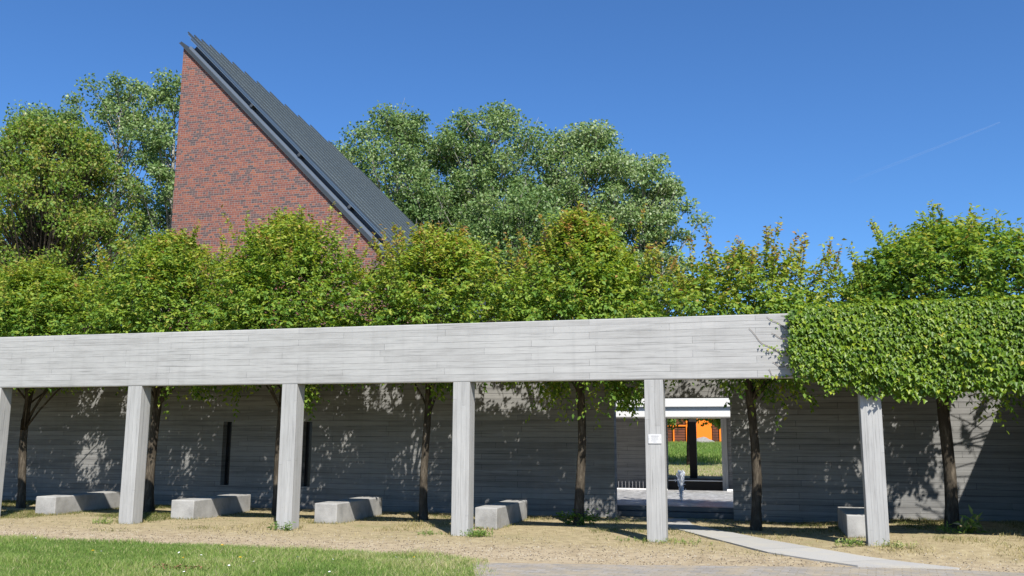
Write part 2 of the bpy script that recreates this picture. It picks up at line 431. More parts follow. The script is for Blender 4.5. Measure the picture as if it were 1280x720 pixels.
# ------------------------------------------------------------------ measured layout (metres)
EYE = 1.6175
D0 = 14.876            # front face of the colonnade
SPAN = 3.3
X1 = -11.735           # left edge of the pillar at index 1
PW, PD = 0.305, 0.295
BD = 0.14               # the beam is a thin deep slab standing on the front of the pillars
ZS, ZT = 2.574, 3.60   # underside and top of the beam
WY = 19.2              # front face of the rear wall
TY = 17.4              # line of the trees

def sstep(a, b, x):
    t = np.clip((x - a) / (b - a), 0, 1); return t * t * (3 - 2 * t)

def gz(x, y):
    x = np.asarray(x, float); y = np.asarray(y, float)
    h = .12 * sstep(.4, 2.6, x) * sstep(13.4, 15.6, y) * (1 - sstep(19.4, 22, y))
    h = h + .012 * np.sin(x * 2.3 + 1.1) * np.sin(y * 2.9) * sstep(13, 14.5, y) * (1 - sstep(18.5, 19.5, y))
    far = np.interp(y, [26.9, 27.6, 28, 40, 66, 120, 3000], [0, .45, .5, .62, 1.2, 1.4, 1.4])
    return h + far

# ------------------------------------------------------------------ ground, lawn, paving, path
xs = np.concatenate([[-2500, -800, -300, -120, -60], np.arange(-40, 20.01, .5), [30, 60, 120, 300, 800, 2500]])
ys = np.concatenate([[-2500, -600, -150, -40, -10], np.arange(2, 32.01, .4), [36, 40, 48, 56, 66, 80, 120, 300, 900, 2500]])
gx, gy = np.meshgrid(xs, ys)
V = np.stack([gx, gy, gz(gx, gy)], -1).reshape(-1, 3)
nx = len(xs)
F = np.array([(j * nx + i, j * nx + i + 1, (j + 1) * nx + i + 1, (j + 1) * nx + i) for j in range(len(ys) - 1) for i in range(nx - 1)])
tag(np_mesh('ground', V, F, M['ground'], smooth=True), kind='structure')

def sheet(name, pts, z, mat, thick=None):
    bm = bmesh.new()
    f = bm.faces.new([bm.verts.new((x, y, z)) for x, y in pts])
    if f.normal.z < 0: f.normal_flip()
    if thick:
        r = bmesh.ops.extrude_face_region(bm, geom=[f])
        bmesh.ops.translate(bm, vec=(0, 0, -thick), verts=[v for v in r['geom'] if isinstance(v, bmesh.types.BMVert)])
    return tag(bm_obj(name, bm, mat), kind='structure')

random.seed(3)
edge = [(x, 12.19 + random.uniform(-.05, .05)) for x in np.arange(-26, -4.2, .35)]
lawn_poly = edge + [(-4.1, 12.08), (-3.85, 11.9), (-3.66, 11.5), (-3.5, 11.0), (-3.3, 10.5), (-3.1, 9.5), (-3.0, 5), (-26, 5)]
sheet('lawn', lawn_poly, .010, M['lawn'])
pav = [(-3.9, 11.70), (-2.6, 11.95), (-1.6, 12.13), (0, 12.52), (1, 12.76), (1.97, 12.91), (3.05, 12.86), (9, 13.2), (9, 3), (-3.2, 3), (-3.2, 10.0), (-3.45, 10.9), (-3.7, 11.5)]
sheet('pavement', pav, .006, M['paving'])
L_ = [(-2.35, 19.1), (-1.73, 17.3), (-.75, 15.4), (.011, 13.93), (.55, 13.35), (1.12, 12.82)]
R_ = [(2.35, 12.98), (1.75, 13.42), (1.3, 13.87), (.02, 15.66), (-.85, 17.1), (-1.35, 17.95), (-1.55, 19.1)]
sheet('path', L_ + R_, .022, M['path'], .06)

# ------------------------------------------------------------------ colonnade
col = thing('concrete_colonnade', (X1, D0, 0), 'long board-marked concrete colonnade, a deep beam carried on slim square pillars', 'colonnade')
def wl(x, y, z): return (x - X1, y - D0, z)
bm = bmesh.new(); add_box(bm, -8, 19.6, 0, BD, ZS, ZT, .016)
bm_obj('beam', bm, M['beam'], col)
pm = None
for k in range(-1, 7):
    bm = bmesh.new(); add_box(bm, 0, PW, 0, PD, -.3, ZS - .001, .007)
    p = bm_obj('pillar', bm, M['pillar'], col); p.location = ((k - 1) * SPAN, 0, 0)

# ------------------------------------------------------------------ rear wall with gateway and slots
def holed_wall(name, x0, x1, z0, z1, y0, y1, holes, mat, parent):
    xs_ = sorted({x0, x1, *[h[0] for h in holes], *[h[1] for h in holes]})
    zs_ = sorted({z0, z1, *[h[2] for h in holes], *[h[3] for h in holes]})
    bm = bmesh.new(); vc = {}
    def vv(x, y, z):
        k = (round(x, 4), round(y, 4), round(z, 4))
        if k not in vc: vc[k] = bm.verts.new((x, y, z))
        return vc[k]
    def solid(i, j):
        if i < 0 or j < 0 or i >= len(xs_) - 1 or j >= len(zs_) - 1: return False
        cx, cz = (xs_[i] + xs_[i + 1]) / 2, (zs_[j] + zs_[j + 1]) / 2
        return not any(h[0] < cx < h[1] and h[2] < cz < h[3] for h in holes)
    for i in range(len(xs_) - 1):
        for j in range(len(zs_) - 1):
            if not solid(i, j): continue
            a, b, c, d = xs_[i], xs_[i + 1], zs_[j], zs_[j + 1]
            bm.faces.new([vv(a, y0, c), vv(b, y0, c), vv(b, y0, d), vv(a, y0, d)])
            bm.faces.new([vv(a, y1, c), vv(a, y1, d), vv(b, y1, d), vv(b, y1, c)])
            if not solid(i - 1, j): bm.faces.new([vv(a, y0, c), vv(a, y0, d), vv(a, y1, d), vv(a, y1, c)])
            if not solid(i + 1, j): bm.faces.new([vv(b, y0, c), vv(b, y1, c), vv(b, y1, d), vv(b, y0, d)])
            if not solid(i, j - 1): bm.faces.new([vv(a, y0, c), vv(a, y1, c), vv(b, y1, c), vv(b, y0, c)])
            if not solid(i, j + 1): bm.faces.new([vv(a, y0, d), vv(b, y0, d), vv(b, y1, d), vv(a, y1, d)])
    return bm_obj(name, bm, mat, parent)

wroot = thing('concrete_wall', (-6, WY, 0), 'long shaded board-marked concrete wall behind the trees, with a square gateway and two slots', 'wall')
GX0, GX1, GZ = -3.02, -.62, 2.475
slots = [(-12.40, -12.17, .50, 1.98), (-10.30, -10.06, .50, 1.98)]
h_ = [(a + 6, b + 6, c, d) for a, b, c, d in slots] + [(GX0 + 6, GX1 + 6, -.35, GZ)]
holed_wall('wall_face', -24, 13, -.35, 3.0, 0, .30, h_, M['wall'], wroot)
for a, b, c, d in slots:
    w = box_obj('slot_window', a + 6 + .002, b + 6 - .002, .17, .25, c + .002, d - .002, M['slot_dark'], wroot, .002)

side = thing('concrete_wall', (5.02, 15.3, 0), 'concrete cross wall running from the colonnade back to the long wall', 'wall')
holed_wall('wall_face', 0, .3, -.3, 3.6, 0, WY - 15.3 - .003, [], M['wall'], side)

# ------------------------------------------------------------------ benches
blab = ['pale concrete block bench farthest left, its front end lit, by the forked tree',
        'pale concrete block bench below the left slot in the wall, striped by a shadow band',
        'pale concrete block bench right of the pillar that hides the second slot',
        'pale concrete block bench nearest the gateway, left of the gateway tree',
        'concrete block bench mostly in shade behind the ivy-topped pillar']
bsp = [(-14.77, 16.1, .50, 2.05), (-11.43, 16.02, .52, 2.1), (-8.31, 16.08, .47, 2.15), (-5.08, 16.02, .42, 2.2), (1.27, 16.05, .5, 1.9)]
for (x, y, w, l), lb in zip(bsp, blab):
    z = float(gz(x, y))
    o = box_obj('bench', 0, w, 0, l, -.08, .375, M['bench'], None, .018)
    o.location = (x, y, z)
    tag(o, lb, 'bench', 'concrete benches between the pillars and the wall')

# ------------------------------------------------------------------ plaque
pq = thing('sign_plaque', (-1.678, D0 - .002, 1.545), 'small white plaque with faint grey lines of text screwed to a concrete pillar', 'sign')
box_obj('plate', -.105, .105, -.012, 0, 0, .145, M['plate'], pq, .003)
bm = bmesh.new()
random.seed(5)
for r_, (zz, hh, x0, x1) in enumerate([(.120, .010, -.065, .065), (.095, .005, -.055, .05), (.077, .005, -.06, .06), (.059, .005, -.055, .058), (.041, .005, -.06, .03), (.022, .004, -.03, .03)]):
    x = x0
    while x < x1:
        w = random.uniform(.008, .022); add_box(bm, x, min(x + w, x1), -.0135, -.0122, zz - hh / 2, zz + hh / 2); x += w + .005
bm_obj('lettering', bm, M['ink'], pq)
for s in (-1, 1):
    bm = bmesh.new(); bmesh.ops.create_cone(bm, segments=12, radius1=.006, radius2=.005, depth=.004, cap_ends=True, matrix=Matrix.Translation((s * .09, -.0145, .075)) @ Matrix.Rotation(math.pi / 2, 4, 'X'))
    bm_obj('screw', bm, M['screw'], pq)

# ------------------------------------------------------------------ trees
def spray_leaves(rng, starts, dirs, lens, m, leafL, up_bias=.8, droop=.35, fan=.75, sag=.35):
    """leaves set alternately along twigs"""
    n = len(starts)
    t = (np.arange(m) + .7) / m
    t = np.tile(t, (n, 1)) + rng.normal(0, .05, (n, m))
    dirs = unit(dirs)
    side = unit(np.cross(dirs, UP + rng.normal(0, .25, (n, 3))))
    P = starts[:, None] + dirs[:, None] * (lens[:, None] * t)[..., None]
    P = P + np.array([0, 0, -1.0]) * ((lens[:, None] * t) ** 2 * sag)[..., None]
    sg = np.where(np.arange(m) % 2 == 0, 1., -1.)[None, :, None]
    Dl = dirs[:, None] * .6 + side[:, None] * sg * fan + np.array([0, 0, -droop]) + rng.normal(0, .3, (n, m, 3))
    Nl = UP * up_bias + dirs[:, None] * .25 + rng.normal(0, .42, (n, m, 3))
    L = leafL * rng.uniform(.65, 1.2, (n, m))
    return P.reshape(-1, 3), Dl.reshape(-1, 3), Nl.reshape(-1, 3), L.ravel()

def lumps(rng, k=9, lo=.08, hi=.26):
    d = unit(rng.normal(0, 1, (k, 3))); a = rng.uniform(lo, hi, k)
    return d, a

# gaps between the crowns where the low sun gets through to the wall: x, z, half sizes, share of twigs missing
GAPS = [(-16.05, 1.15, .62, .62, .96), (-14.9, 2.4, .55, .5, .93), (-16.4, 2.5, .4, .4, .7), (-13.2, 1.0, .4, .3, .6), (-9.1, 1.4, .35, .6, .6), (-8.35, 2.55, .65, .5, .95), (-7.6, 1.2, .4, .5, .5), (-5.6, 2.65, .85, .6, .97), (-4.75, 2.5, .6, .5, .85), (-5.3, 1.6, .3, .5, .6),
        (-1.75, 2.75, .7, .45, .92), (-.95, 2.7, .6, .45, .9), (-.1, 1.9, .5, .7, .55), (4.15, 2.5, .8, .85, 1), (3.85, 1.7, .7, .8, 1), (3.5, .9, .6, .6, 1), (2.75, .3, .7, .45, .97), (-3.4, .2, .4, .35, .9), (1.4, 1.0, .5, .5, .5)]

def row_tree(idx, x, y, top, rx, label, extra=(), lean=(0, 0), fork=2.25, dens=1.0, tr=.088, shoots=30, red=0.0, zmin=3.0, pe=1.35):
    rng = np.random.default_rng(100 + idx); random.seed(200 + idx)
    z0 = float(gz(x, y))
    root = thing('row_tree', (x, y, z0), label, 'tree', 'young trees planted in a row behind the colonnade')
    tb = Tubes()
    H = top - z0
    hz = np.array([-.1, .05, .35, .9, 1.5, 2.0, fork, 2.9, 3.6, H * .78])
    rr = np.array([1.5, 1.25, 1.05, 1.0, .94, .92, .95, .7, .45, .14]) * tr
    ax = np.stack([lean[0] * hz + .04 * np.sin(hz * 1.7 + idx), lean[1] * hz + .03 * np.sin(hz * 2.1 + 2 * idx), hz], 1)
    tb.add(ax, rr, 9, .07)
    def axis(z): return np.array([np.interp(z, hz, ax[:, i]) for i in range(3)])
    ld, la = lumps(rng, 14, .10, .34)
    zc = 3.7
    def radius(d, z):
        t = np.clip((z - zc) / (H - .5 - zc), 0, 1.0)
        r = rx * np.where(z < zc, 1 - .16 * np.clip((zc - z) / 1.0, 0, 1) ** 2, (1 - t ** pe) ** .82 + .07)
        u = unit(d)
        b = np.zeros(len(r))
        for q in range(len(la)): b += la[q] * np.clip(u @ ld[q], 0, 1) ** 6
        return r * (.80 + b * 1.35)
    # twig clusters fill the crown, denser towards its skin
    n = int(1750 * dens)
    z = zmin + (H - .5 - zmin) * rng.beta(1.0, 1.22, n)
    an = rng.uniform(0, 2 * np.pi, n)
    d = np.stack([np.cos(an), np.sin(an), (z - 4.2) * .35], 1)
    R = radius(d, z) * np.sqrt(rng.uniform(.06, 1.0, n)) * rng.normal(1.0, .09, n)
    c = np.stack([np.cos(an) * R, np.sin(an) * R * .95, z], 1)
    c[:, :2] += np.stack([np.interp(z, hz, ax[:, i]) for i in (0, 1)], 1)
    wall_x = c[:, 0] + x - .6 * (WY - y - c[:, 1]); wall_z = c[:, 2] + z0 - 1.27 * (WY - y - c[:, 1])
    keep = np.ones(len(c), bool)
    for (px_, pz_, ra, rb, pr_) in GAPS:
        keep &= ~((((wall_x - px_) / ra) ** 2 + ((wall_z - pz_) / rb) ** 2 < 1) & (rng.uniform(0, 1, len(c)) < pr_))
    gy = c[:, 1] + y + (c[:, 2] + z0) / 1.27           # where the cluster's shadow meets the ground
    keep &= ~((gy < 18.65) & (rng.uniform(0, 1, len(c)) < .93))
    c = c[keep]; n = len(c)
    if len(extra):
        e = []
        for (ex, ey, ez, er, en) in extra:
            e.append(np.array([ex, ey, ez]) + rng.normal(0, 1, (en, 3)) * np.array([er, er, er * .55]))
        c = np.concatenate([c] + e)
    out = unit(c - np.array([0, 0, 3.9]) - np.array([axis(3.9)[0], axis(3.9)[1], 0]))
    reps = 3
    S = np.repeat(c, reps, 0) + rng.normal(0, .07, (len(c) * reps, 3))
    Dr = np.repeat(out, reps, 0) * .75 + rng.normal(0, .55, (len(c) * reps, 3)) + np.array([0, 0, .12])
    Ls = rng.uniform(.22, .48, len(S))
    P, Dl, Nl, L = spray_leaves(rng, S, Dr, Ls, 8, .098)
    ok = (P[:, 1] + y + (P[:, 2] + z0) / 1.27 > 18.32 + .12 * np.sin(P[:, 0] * 9 + idx))
    lx = P[:, 0] + x - .6 * (WY - y - P[:, 1]); lz = P[:, 2] + z0 - 1.27 * (WY - y - P[:, 1])
    wob = .22 * np.sin(lx * 13 + 3 * np.sin(lz * 7 + idx)) + .22 * np.sin(lz * 17 + 2 * np.sin(lx * 9)) + .15 * np.sin((lx + lz) * 31)
    for gi, (px_, pz_, ra, rb, pr_) in enumerate(GAPS):
        pr2 = .97 if 12 < gi < 17 else pr_ * .72        # the wedge at the right is open sky, the rest only thin foliage
        ok &= ~((((lx - px_) / ra) ** 2 + ((lz - pz_) / rb) ** 2 < (.62 + 1.3 * wob)) & (rng.uniform(0, 1, len(P)) < pr2))
    clump_id = np.repeat(np.arange(len(c)), reps * 8)[ok]
    P, Dl, Nl, L = P[ok], Dl[ok], Nl[ok], L[ok]
    hgt = np.clip((P[:, 2] - 3.3) / (H - 3.3), 0, 1)
    ti = rng.normal(.35, .18, len(P)) + .30 * hgt ** 1.5 + red * hgt + .22 * rng.normal(0, .5, len(c))[clump_id]
    # upright leading shoots
    sn = shoots
    a2 = rng.uniform(0, 2 * np.pi, sn); r2 = rx * .95 * np.sqrt(rng.uniform(.0, 1, sn))
    zb = zc + (H - .5 - zc) * np.sqrt(np.clip(1 - (r2 / (rx * 1.05)) ** 2, .05, 1)) * rng.uniform(.62, .98, sn)
    sb = np.stack([np.cos(a2) * r2, np.sin(a2) * r2, zb], 1) + np.array([*axis(4.5)[:2], 0])
    sd = np.stack([np.cos(a2) * .32, np.sin(a2) * .32, np.ones(sn)], 1) + rng.normal(0, .1, (sn, 3))
    sl = rng.uniform(.4, .95, sn)
    sl = np.minimum(sl, np.maximum(H + .05 - zb, .25))
    for rep in range(4):
        P2, D2, N2, L2 = spray_leaves(rng, sb + rng.normal(0, .015, (sn, 3)), sd + rng.normal(0, .025, (sn, 3)), sl * (1 - .06 * rep), 15, .090, .3, .25, .8, 0.0)
        P2[:, 2] += .0
        P = np.concatenate([P, P2]); Dl = np.concatenate([Dl, D2]); Nl = np.concatenate([Nl, N2]); L = np.concatenate([L, L2])
        tt = np.tile((np.arange(15) + .7) / 15, sn)
        ti = np.concatenate([ti, .52 + .33 * tt + rng.normal(0, .13, len(tt)) + red * .7])
    for q in range(sn):
        tb.add([sb[q] - unit(sd[q]) * .3, sb[q] + unit(sd[q]) * sl[q] * .5, sb[q] + unit(sd[q]) * sl[q] * .97], [.006, .004, .002], 4)
    # limbs
    nl = 15
    pick = rng.choice(n, nl, replace=False)
    for q, k in enumerate(pick):
        hs = rng.uniform(fork - .35, 3.4) if q > 1 else fork - .12 * q
        a = axis(max(hs, 1.7)); e = c[k]
        if e[2] < a[2] + .25: e = e + np.array([0, 0, a[2] + .3 - e[2]])
        m_ = a + (e - a) * .45 + np.array([0, 0, .22 * np.linalg.norm(e - a)])
        r0 = tr * rng.uniform(.22, .36)
        tb.add(bez(a, m_, e, 7), np.linspace(r0, .009, 7), 6, .06)
    for k in rng.choice(len(c), 140, replace=False):
        e = c[k]; a = axis(np.clip(e[2] - .5, 2.2, H * .75)); a = a + (e - a) * .55
        tb.add(bez(a, (a + e) / 2 + np.array([0, 0, .06]), e, 4), np.linspace(.011, .004, 4), 4)
    tb.build('trunk', M['bark'], root)
    Vv, Ff = leaves(P, Dl, Nl, L, L * rng.uniform(.5, .66, len(L)))
    np_mesh('crown', Vv, Ff, M['leaf_row'], root, np.repeat(np.clip(ti, 0, 1), 2))
    return root

row_tree(0, -19.85, TY, 5.8, 1.95, 'bushy green row tree at the far left edge, mostly outside the colonnade opening', red=-.03)
row_tree(1, -16.42, TY, 5.9, 2.0, 'bushy row tree with a low forked dark trunk beside the leftmost bench', fork=1.75, tr=.088, red=-.03)
row_tree(2, -13.0, TY, 6.45, 2.05, 'broad bushy row tree whose pale-lit trunk stands behind the left pillar', tr=.10, lean=(.03, 0), red=-.02, extra=[(1.2, -.2, 2.75, .25, 10)])
row_tree(3, -9.85, TY, 6.7, 2.05, 'tall row tree before the brick gable, trunk hidden behind the pillar by the slots', extra=[(.72, -.5, 2.62, .10, 12), (.74, -.5, 2.42, .07, 7), (-1.4, .0, 2.8, .25, 8)], red=.02)
row_tree(4, -6.57, TY, 6.2, 1.95, 'row tree with reddish tips below the metal roof edge, slim mottled trunk', extra=[(.35, -.2, 2.72, .14, 8)], fork=2.3, tr=.08, red=.12)
row_tree(5, -3.40, TY, 6.35, 1.85, 'pointed reddish-tipped row tree at the left side of the gateway, leafy suckers at its foot', fork=2.7, red=.12, extra=[(-.6, -.2, 2.68, .22, 16), (.7, -.4, 2.62, .25, 26), (1.05, -.3, 2.5, .16, 14)])
row_tree(6, -.17, TY, 5.5, 1.75, 'open spiky row tree against blue sky, right of the gateway', fork=2.45, red=.15, shoots=34, dens=.72, extra=[(.55, -.4, 2.68, .22, 22), (-.4, -.2, 2.8, .18, 8)])
row_tree(7, 3.05, TY, 5.72, 2.0, 'tall green row tree rising above the ivy, dark thick trunk at the right', fork=2.4, tr=.105, lean=(.03, 0), shoots=34, red=-.16, pe=1.9, extra=[(.5, -.3, 2.7, .28, 26), (-.5, -.2, 2.72, .25, 14), (.75, -.2, 2.35, .12, 8)])
row_tree(8, 6.2, TY, 5.9, 2.0, 'green row tree cut by the right edge of the view', shoots=30, red=.02)

# leafy suckers at the foot of the gateway tree
rng = np.random.default_rng(77)
rt = [o for o in COL.objects if o.get('label', '').startswith('pointed reddish')][0]
S = np.stack([rng.normal(0, .2, 70), rng.normal(0, .15, 70), rng.uniform(0, .12, 70)], 1)
P, Dl, Nl, L = spray_leaves(rng, S, rng.normal(0, .6, (70, 3)) + UP, rng.uniform(.1, .25, 70), 6, .07)
Vv, Ff = leaves(P, Dl, Nl, L, L * .6)
np_mesh('suckers', Vv, Ff, M['leaf_row'], rt, np.repeat(np.clip(rng.normal(.3, .15, len(P)), 0, 1), 2))

def big_tree(idx, x, y, top, z_lo, rx, ry, name, label, leafmat, bark, leafL=.17, nclump=95, per=170, cr=.95, group=None, tint=(.45, .2), pr=1.7, drop=.25, lean=0.0, tr=.28, flat=.7, bmin=0.0):
    rng = np.random.default_rng(500 + idx); random.seed(600 + idx)
    z0 = float(gz(x, y))
    root = thing(name, (x, y, z0), label, 'tree', group)
    H = top - z0
    hz = np.array([-.2, .3, 1.5, H * .2, H * .4, H * .6, H * .78, H * .93])
    rr = np.array([1.4, 1.15, 1, .9, .72, .5, .28, .08]) * tr
    ax = np.stack([lean * hz + .12 * np.sin(hz * .5 + idx), .10 * np.sin(hz * .6 + 3 * idx), hz], 1)
    tb = Tubes(); tb.add(ax, rr, 8, .05)
    def axis(z): return np.array([np.interp(z, hz, ax[:, i]) for i in range(3)])
    ld, la = lumps(rng, 12)
    C_ = []; tries = 0
    while len(C_) < nclump and tries < nclump * 60:
        tries += 1
        z = rng.uniform(z_lo, H - cr * .4)
        t = (z - z_lo) / (H - z_lo)
        prof = min(1.0, 1.6 * (t + .2)) * (1 - min(1, max(0, t - .5) / .5) ** 2.3) ** .6 + .08
        an = rng.uniform(0, 2 * np.pi)
        u = unit(np.array([np.cos(an), np.sin(an), (t - .5) * 1.2]))
        b = sum(la[q] * max(0, float(u @ ld[q])) ** 5 for q in range(len(la)))
        rad = prof * (.8 + 1.3 * b) * math.sqrt(rng.uniform(.05, 1))
        p = np.array([np.cos(an) * rx * rad, np.sin(an) * ry * rad, z]) + np.array([axis(z)[0], axis(z)[1], 0])
        if any(np.linalg.norm((p - q) / np.array([1, 1, 1.1])) < cr * .45 for q in C_): continue
        C_.append(p)
    C_ = np.array(C_)
    n = len(C_)
    sz = cr * rng.uniform(.6, 1.15, n)
    off = rng.normal(0, 1, (n, per, 3)); off = unit(off) * (rng.uniform(0, 1, (n, per, 1)) ** .5) * np.array([1, 1, flat])
    P = (C_[:, None] + off * sz[:, None, None]).reshape(-1, 3)
    o = unit(off.reshape(-1, 3))
    Dl = o * .5 + rng.normal(0, .55, P.shape) + np.array([0, 0, -drop])
    Nl = o * .6 + UP * .45 + rng.normal(0, .5, P.shape)
    L = leafL * rng.uniform(.6, 1.25, len(P))
    ti = rng.normal(tint[0], tint[1], len(P)) + np.repeat(rng.normal(0, .08, n), per)
    for k in range(n):
        e = C_[k]; dist = np.linalg.norm(e[:2])
        a = axis(np.clip(e[2] - dist * rng.uniform(.8, 1.5) - .4, max(H * .12, bmin), H * .9))
        m_ = a + (e - a) * .5 + np.array([0, 0, (-.06 if bmin == 0 else .12) * np.linalg.norm(e - a)])
        r0 = np.interp(a[2], hz, rr) * rng.uniform(.25, .5)
        tb.add(bez(a, m_, e, 6), np.linspace(max(r0, .03), .012, 6), 5)
        for _ in range(4):
            e2 = e + rng.normal(0, .45, 3) * sz[k]
            tb.add([e - (e - a) * .12, e2], [.016, .006], 4)
    tb.build('trunk', bark, root)
    Vv, Ff = leaves(P, Dl, Nl, L, L * rng.uniform(.72, .95, len(L)))
    np_mesh('crown', Vv, Ff, leafmat, root, np.repeat(np.clip(ti, 0, 1), 2))
    return root

pg = 'tall poplars behind the church and colonnade'
big_tree(1, -19.9, 47.0, 20.5, 5, 3.7, 3.4, 'poplar_tree', 'tall poplar right beside the metal roof, pale limbs showing', M['leaf_poplar'], M['bark_pale'], group=pg, nclump=290)
big_tree(2, -14.6, 48.5, 20.7, 5, 3.6, 3.4, 'poplar_tree', 'highest dense poplar in the middle of the clump right of the church', M['leaf_poplar'], M['bark_pale'], group=pg, nclump=300)
big_tree(3, -9.0, 49.0, 19.4, 5, 3.3, 3.2, 'poplar_tree', 'silvery poplar behind the pointed reddish-tipped row tree', M['leaf_poplar'], M['bark_pale'], group=pg, nclump=270, tint=(.55, .22))
big_tree(4, -5.6, 48.0, 17.0, 3.5, 2.5, 2.4, 'poplar_tree', 'narrow silvery poplar at the right end of the clump against open sky', M['leaf_poplar'], M['bark_pale'], group=pg, nclump=170, tint=(.6, .22), cr=.75)
big_tree(5, -11.8, 44.5, 14.6, 4, 3.0, 2.6, 'poplar_tree', 'lower dark poplar filling the gap under the taller poplars', M['leaf_poplar'], M['bark_pale'], group=pg, nclump=170, tint=(.38, .18))
big_tree(6, -17.2, 45.5, 15.2, 4, 2.8, 2.6, 'poplar_tree', 'lower poplar at the foot of the roof edge', M['leaf_poplar'], M['bark_pale'], group=pg, nclump=150, tint=(.42, .18))
lg = 'tall poplars left of the church'
big_tree(7, -34.6, 41.5, 22.0, 5, 3.4, 3.0, 'poplar_tree', 'tall open poplar left of the brick gable with sky gaps in its crown', M['leaf_poplar'], M['bark_pale'], group=lg, nclump=170, tint=(.45, .2), cr=.85)
big_tree(8, -30.9, 41.5, 21.8, 4, 2.2, 2.4, 'poplar_tree', 'slender poplar touching the left edge of the brick gable', M['leaf_poplar'], M['bark_pale'], group=lg, nclump=120, tint=(.5, .2), cr=.72)
big_tree(9, -40.8, 42.0, 20.9, 5, 3.6, 3.0, 'poplar_tree', 'poplar cut by the left edge of the view', M['leaf_poplar'], M['bark_pale'], group=lg, nclump=170, tint=(.42, .2), cr=.85)
big_tree(10, -27.4, 29.0, 14.3, 4.4, 3.5, 3.0, 'broad_tree', 'broad yellow-green tree with dark limbs in front of the left poplars', M['leaf_maple'], M['bark'], leafL=.13, nclump=460, per=90, cr=.55, tint=(.60, .22), tr=.24, flat=.8)
big_tree(11, -2.72, 37.0, 6.4, 1.75, 3.6, 2.2, 'garden_tree', 'leafy tree overhanging the orange building beyond the gateway', M['leaf_maple'], M['bark'], leafL=.13, nclump=150, per=140, cr=.65, tint=(.3, .2), bmin=2.9, tr=.10, flat=.6)

# ------------------------------------------------------------------ creeper over the right part of the beam
rng = np.random.default_rng(41)
iv = thing('climbing_vine', (3.0, D0, 2.5), 'dense green creeper draped over the right end of the concrete beam, leaves hanging in shingles', 'climbing plant')
n = 42000
X = rng.uniform(.45, 7.2, n); Z = rng.uniform(2.22, 3.76, n)
depth = rng.uniform(.02, .25, n)
topz = 3.66 + .05 * np.clip((X - .6) / 3, 0, 1.3) + .012 * np.sin(X * 3.1) + .012 * np.sin(X * 8.3)
botz = np.interp(X, [.4, .75, 1.1, 1.5, 2.3, 2.8, 3.6, 7.2], [2.78, 2.56, 2.45, 2.36, 2.38, 2.36, 2.44, 2.44]) + .05 * np.sin(X * 11) + .05 * np.sin(X * 4.3 + 2) + rng.normal(0, .07, n)
leftx = np.interp(Z, [2.3, 2.6, 2.85, 3.05, 3.2, 3.4, 3.6, 3.8], [.95, .62, .42, .36, .46, .50, .52, .60]) + .05 + .06 * np.sin(Z * 21) + rng.normal(0, .12, n)
k = (Z < topz) & (Z > botz) & (X > leftx)
bul = .55 + .45 * np.sin(np.clip((Z - 2.3) / 1.4, 0, 1) * np.pi)
Pv = np.stack([X, D0 - .015 - depth * bul - .018 * np.sin(X * 5 + Z * 4) - .016 * np.sin(X * 9.7 - Z * 7.3 + 1) - .015 * np.sin(X * 2.2 + Z * 11), Z], 1)[k]
# leaves over the top and the back edge
m = 4200
Xt = rng.uniform(.6, 7.2, m); Pt = np.stack([Xt, D0 + rng.uniform(-.12, BD + .08, m), 3.60 + .04 * np.clip((Xt - .6) / 3, 0, 1.2) + rng.uniform(.0, .12, m)], 1)
# underside fringe
u_ = 500
Xu = rng.uniform(.9, 7.2, u_); Pu = np.stack([Xu, D0 + rng.uniform(-.05, BD, u_), rng.uniform(2.36, 2.56, u_)], 1)
# trailing tendrils on the bare concrete
tend = [[(.60, 3.02), (.36, 2.98), (.17, 3.06), (.02, 3.16), (-.14, 3.38)], [(.62, 3.36), (.42, 3.36), (.28, 3.46), (.14, 3.55)], [(.66, 3.44), (.50, 3.50), (.36, 3.58)], [(.7, 2.9), (.5, 2.78), (.32, 2.75), (.2, 2.82)], [(.72, 2.66), (.4, 2.58), (.18, 2.62), (.14, 2.72)], [(.6, 3.1), (.45, 3.2), (.30, 3.22), (.20, 3.30)]]
tb = Tubes(); Pq = []
for q, td in enumerate(tend):
    pts = np.array([[a, D0 - .012, b] for a, b in td])
    tt = np.linspace(0, len(td) - 1, 14)
    pts = np.stack([np.interp(tt, np.arange(len(td)), pts[:, i]) for i in range(3)], 1)
    pts[:, 2] += .012 * np.sin(tt * 4 + q)
    tb.add(pts - np.array([3.0, D0, 2.5]), np.linspace(.006, .0025, 14), 5)
    nl = {0: 44, 1: 6, 2: 5, 3: 30, 4: 16, 5: 8}[q]
    for _ in range(nl):
        w = rng.beta(1, 2.0); s = w * (len(td) - 1) * (.8 if q in (0, 3) else 1)
        Pq.append([np.interp(s, np.arange(len(td)), [a for a, _b in td]) + rng.normal(0, .05), D0 - .03 - rng.uniform(0, .04), np.interp(s, np.arange(len(td)), [b for _a, b in td]) + rng.normal(0, .04)])
for x in np.arange(1.0, 6.6, .55):     # woody stems climbing under the leaves
    pts = np.array([[x + .15 * math.sin(i * 1.3 + x), D0 - .02, 2.45 + i * .15] for i in range(8)])
    tb.add(pts - np.array([3.0, D0, 2.5]), np.linspace(.014, .006, 8), 5)
Pq = np.array(Pq)
Pa = np.concatenate([Pv, Pt, Pu, Pq]); na = len(Pa)
o = np.zeros((na, 3)); o[:, 1] = -1
tpm = np.zeros(na, bool); tpm[len(Pv):len(Pv) + m] = True
Dl = np.stack([rng.normal(0, .3, na), -.55 + rng.normal(0, .28, na), -1 + rng.normal(0, .22, na)], 1)
Dl[tpm] = np.stack([rng.normal(0, .5, m), -.8 + rng.normal(0, .35, m), -.35 + rng.normal(0, .3, m)], 1)
Nl = np.stack([rng.normal(0, .3, na), np.full(na, -.7), .65 + rng.normal(0, .35, na)], 1)
